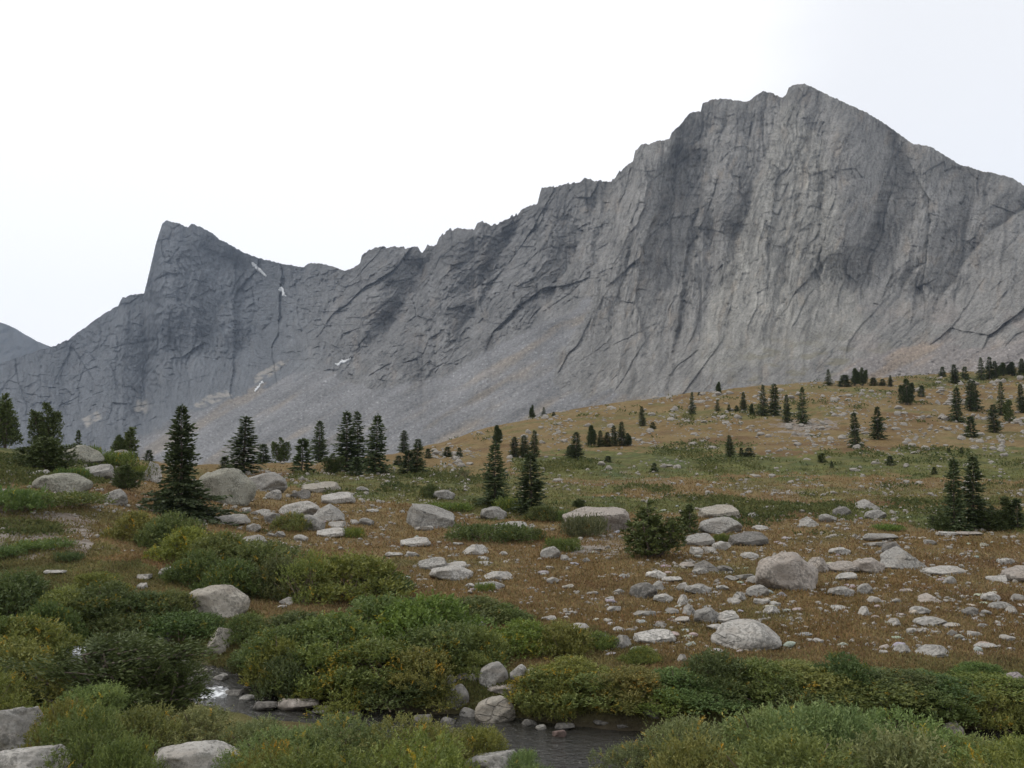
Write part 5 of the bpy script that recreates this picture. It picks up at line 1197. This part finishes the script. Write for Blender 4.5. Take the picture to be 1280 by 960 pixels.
for (px_, t_, b_, w_, kind_, lab) in T:
    X_, Y_, Z_ = at(px_, b_)
    crown, trunk, tw_, th_ = TR[kind_][rsx.randint(len(TR[kind_]))]
    W = w_ * Y_ / F * {'skirt': 1.25, 'fir': 1.12, 'sapling': 1.1}.get(kind_, 1.0); H = float(elev(t_)) * Y_ - Z_
    jit = rsx.uniform(0.85, 1.15)
    tn = np.array({'mat': (1.25, 1.2, 0.85), 'pine': (1.35, 1.3, 1.0), 'thin': (1.4, 1.3, 1.0), 'open': (1.7, 1.55, 1.05), 'pole': (1.1, 1.1, 0.95)}.get(kind_, (1.0, 1.0, 0.95))) * jit
    nm = {'pine': 'pine_tree', 'pole': 'pine_tree', 'thin': 'pine_tree', 'mat': 'spruce_mat', 'open': 'pine_tree'}.get(kind_, 'fir_tree')
    if kind_ == 'pole' and 'pine' not in lab or kind_ == 'thin' and 'pine' not in lab: nm = 'fir_tree'
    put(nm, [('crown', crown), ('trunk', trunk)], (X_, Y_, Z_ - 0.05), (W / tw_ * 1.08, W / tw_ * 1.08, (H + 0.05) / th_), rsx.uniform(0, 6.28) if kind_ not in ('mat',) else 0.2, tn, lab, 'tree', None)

# ------------------------------------------------------------------ grass blades over the near meadow and ground cover in the green bands
def grass(n, seed, cover=False):
    rg_ = np.random.RandomState(seed)
    pxs = rg_.uniform(-60, 1340, n); rows = (468 + rg_.rand(n) * 200) if cover else 583 + (rg_.rand(n) ** 0.75) * 305
    # evenly in the picture, so the blades thin out with distance
    Y = hit_many(pxs, rows) * rg_.uniform(0.985, 1.015, n)
    ok = (Y > 12.6) & (Y < (270 if cover else 95))
    pxs, Y, rows = pxs[ok], Y[ok], rows[ok]
    z = ground(x_at(pxs, Y, -2.0), Y, True); X = x_at(pxs, Y, z)
    col, gr, gv, mud = grass_colour(X, Y, z)
    if cover:
        pt = fbm2(X / 8, Y / 13, 471, 4, 0.6)
        m = np.clip((pt - np.where(gr > 0.3, 0.02, 0.27)) / 0.2, 0, 1)
        ok = (m > rg_.rand(len(X))) & (np.abs(row_of(z / Y) - rows) < 7)
        X, Y, z, m = X[ok], Y[ok], z[ok], m[ok]; n = len(X)
        sz = 0.07 + 0.0022 * Y
        hh_ = m * rg_.rand(n) * (0.12 + 0.0022 * Y)
        dirs = unit(np.stack([rg_.normal(0, 0.9, n), rg_.normal(0, 0.9, n), 0.3 + rg_.rand(n)], 1))
        v, f = leaves(np.stack([X, Y, z + hh_ - 0.02], 1), dirs, sz * rg_.uniform(0.6, 1.4, n), sz * 0.55, rg_)
        t = np.clip(0.5 + 0.9 * fbm2(X / 7, Y / 7, 475, 3) + rg_.normal(0, 0.2, n), 0, 1)[:, None]
        cc = np.array([0.050, 0.070, 0.026]) * (1 - t) + np.array([0.125, 0.125, 0.046]) * t
        return v, f, np.repeat(cc, 4, 0)
    d_, wz_, h_ = creek_at(X, Y)
    ok = (gv < 0.55 + 0.4 * rg_.rand(len(X))) & (d_ > h_ + 0.45)
    X, Y, z, col, gr = X[ok], Y[ok], z[ok], col[ok], gr[ok]
    n = len(X)
    ln = (0.04 + 0.0017 * Y) * rg_.uniform(0.6, 1.5, n); wd = 0.010 + 0.0010 * Y
    dirs = unit(np.stack([rg_.normal(0, 0.55, n), rg_.normal(0, 0.55, n), np.ones(n)], 1))
    v, f = leaves(np.stack([X, Y, z - 0.01], 1), dirs, ln, wd, rg_)
    cc = np.clip(col * rg_.uniform(0.85, 1.6, (n, 1)) * (1 + rg_.normal(0, 0.06, (n, 3))), 0.005, 1)
    return v, f, np.repeat(cc, 4, 0)
v_, f_, c_ = grass(300000, 91)
k = NT('dry_grass')
p__ = k.n('BsdfPrincipled'); k.set(p__, 'Base Color', k.attr('gcol')); p__.inputs['Roughness'].default_value = 0.8; p__.inputs['Specular IOR Level'].default_value = 0.1
tr = k.n('BsdfTranslucent'); k.set(tr, 'Color', k.attr('gcol')); ms = k.n('MixShader'); ms.inputs[0].default_value = 0.3
k.t.links.new(p__.outputs[0], ms.inputs[1]); k.t.links.new(tr.outputs[0], ms.inputs[2]); k.t.links.new(ms.outputs[0], k.out.inputs['Surface'])
tag(mesh_obj('meadow_grass', v_, f_, k.m, attrs={'gcol': c_}), kind='stuff')
v_, f_, c_ = grass(330000, 93, True)
tag(mesh_obj('ground_cover', v_, f_, k.m, attrs={'gcol': c_}), kind='stuff')

# ------------------------------------------------------------------ thin blue smoke haze between here and the mountain
k = NT('haze_air')
vol = k.n('VolumePrincipled'); vol.inputs['Color'].default_value = (0.62, 0.76, 0.98, 1); vol.inputs['Density'].default_value = 0.00006; vol.inputs['Anisotropy'].default_value = 0.0
k.t.links.new(vol.outputs[0], k.out.inputs['Volume'])
bm = bmesh.new(); bmesh.ops.create_cube(bm, size=1.0)
me = bpy.data.meshes.new('haze'); bm.to_mesh(me); bm.free(); me.materials.append(k.m)
hz = bpy.data.objects.new('haze', me); COL.objects.link(hz)
hz.scale = (9000, 6400, 1400); hz.location = (0, 2900, 500)
tag(hz, kind='stuff')
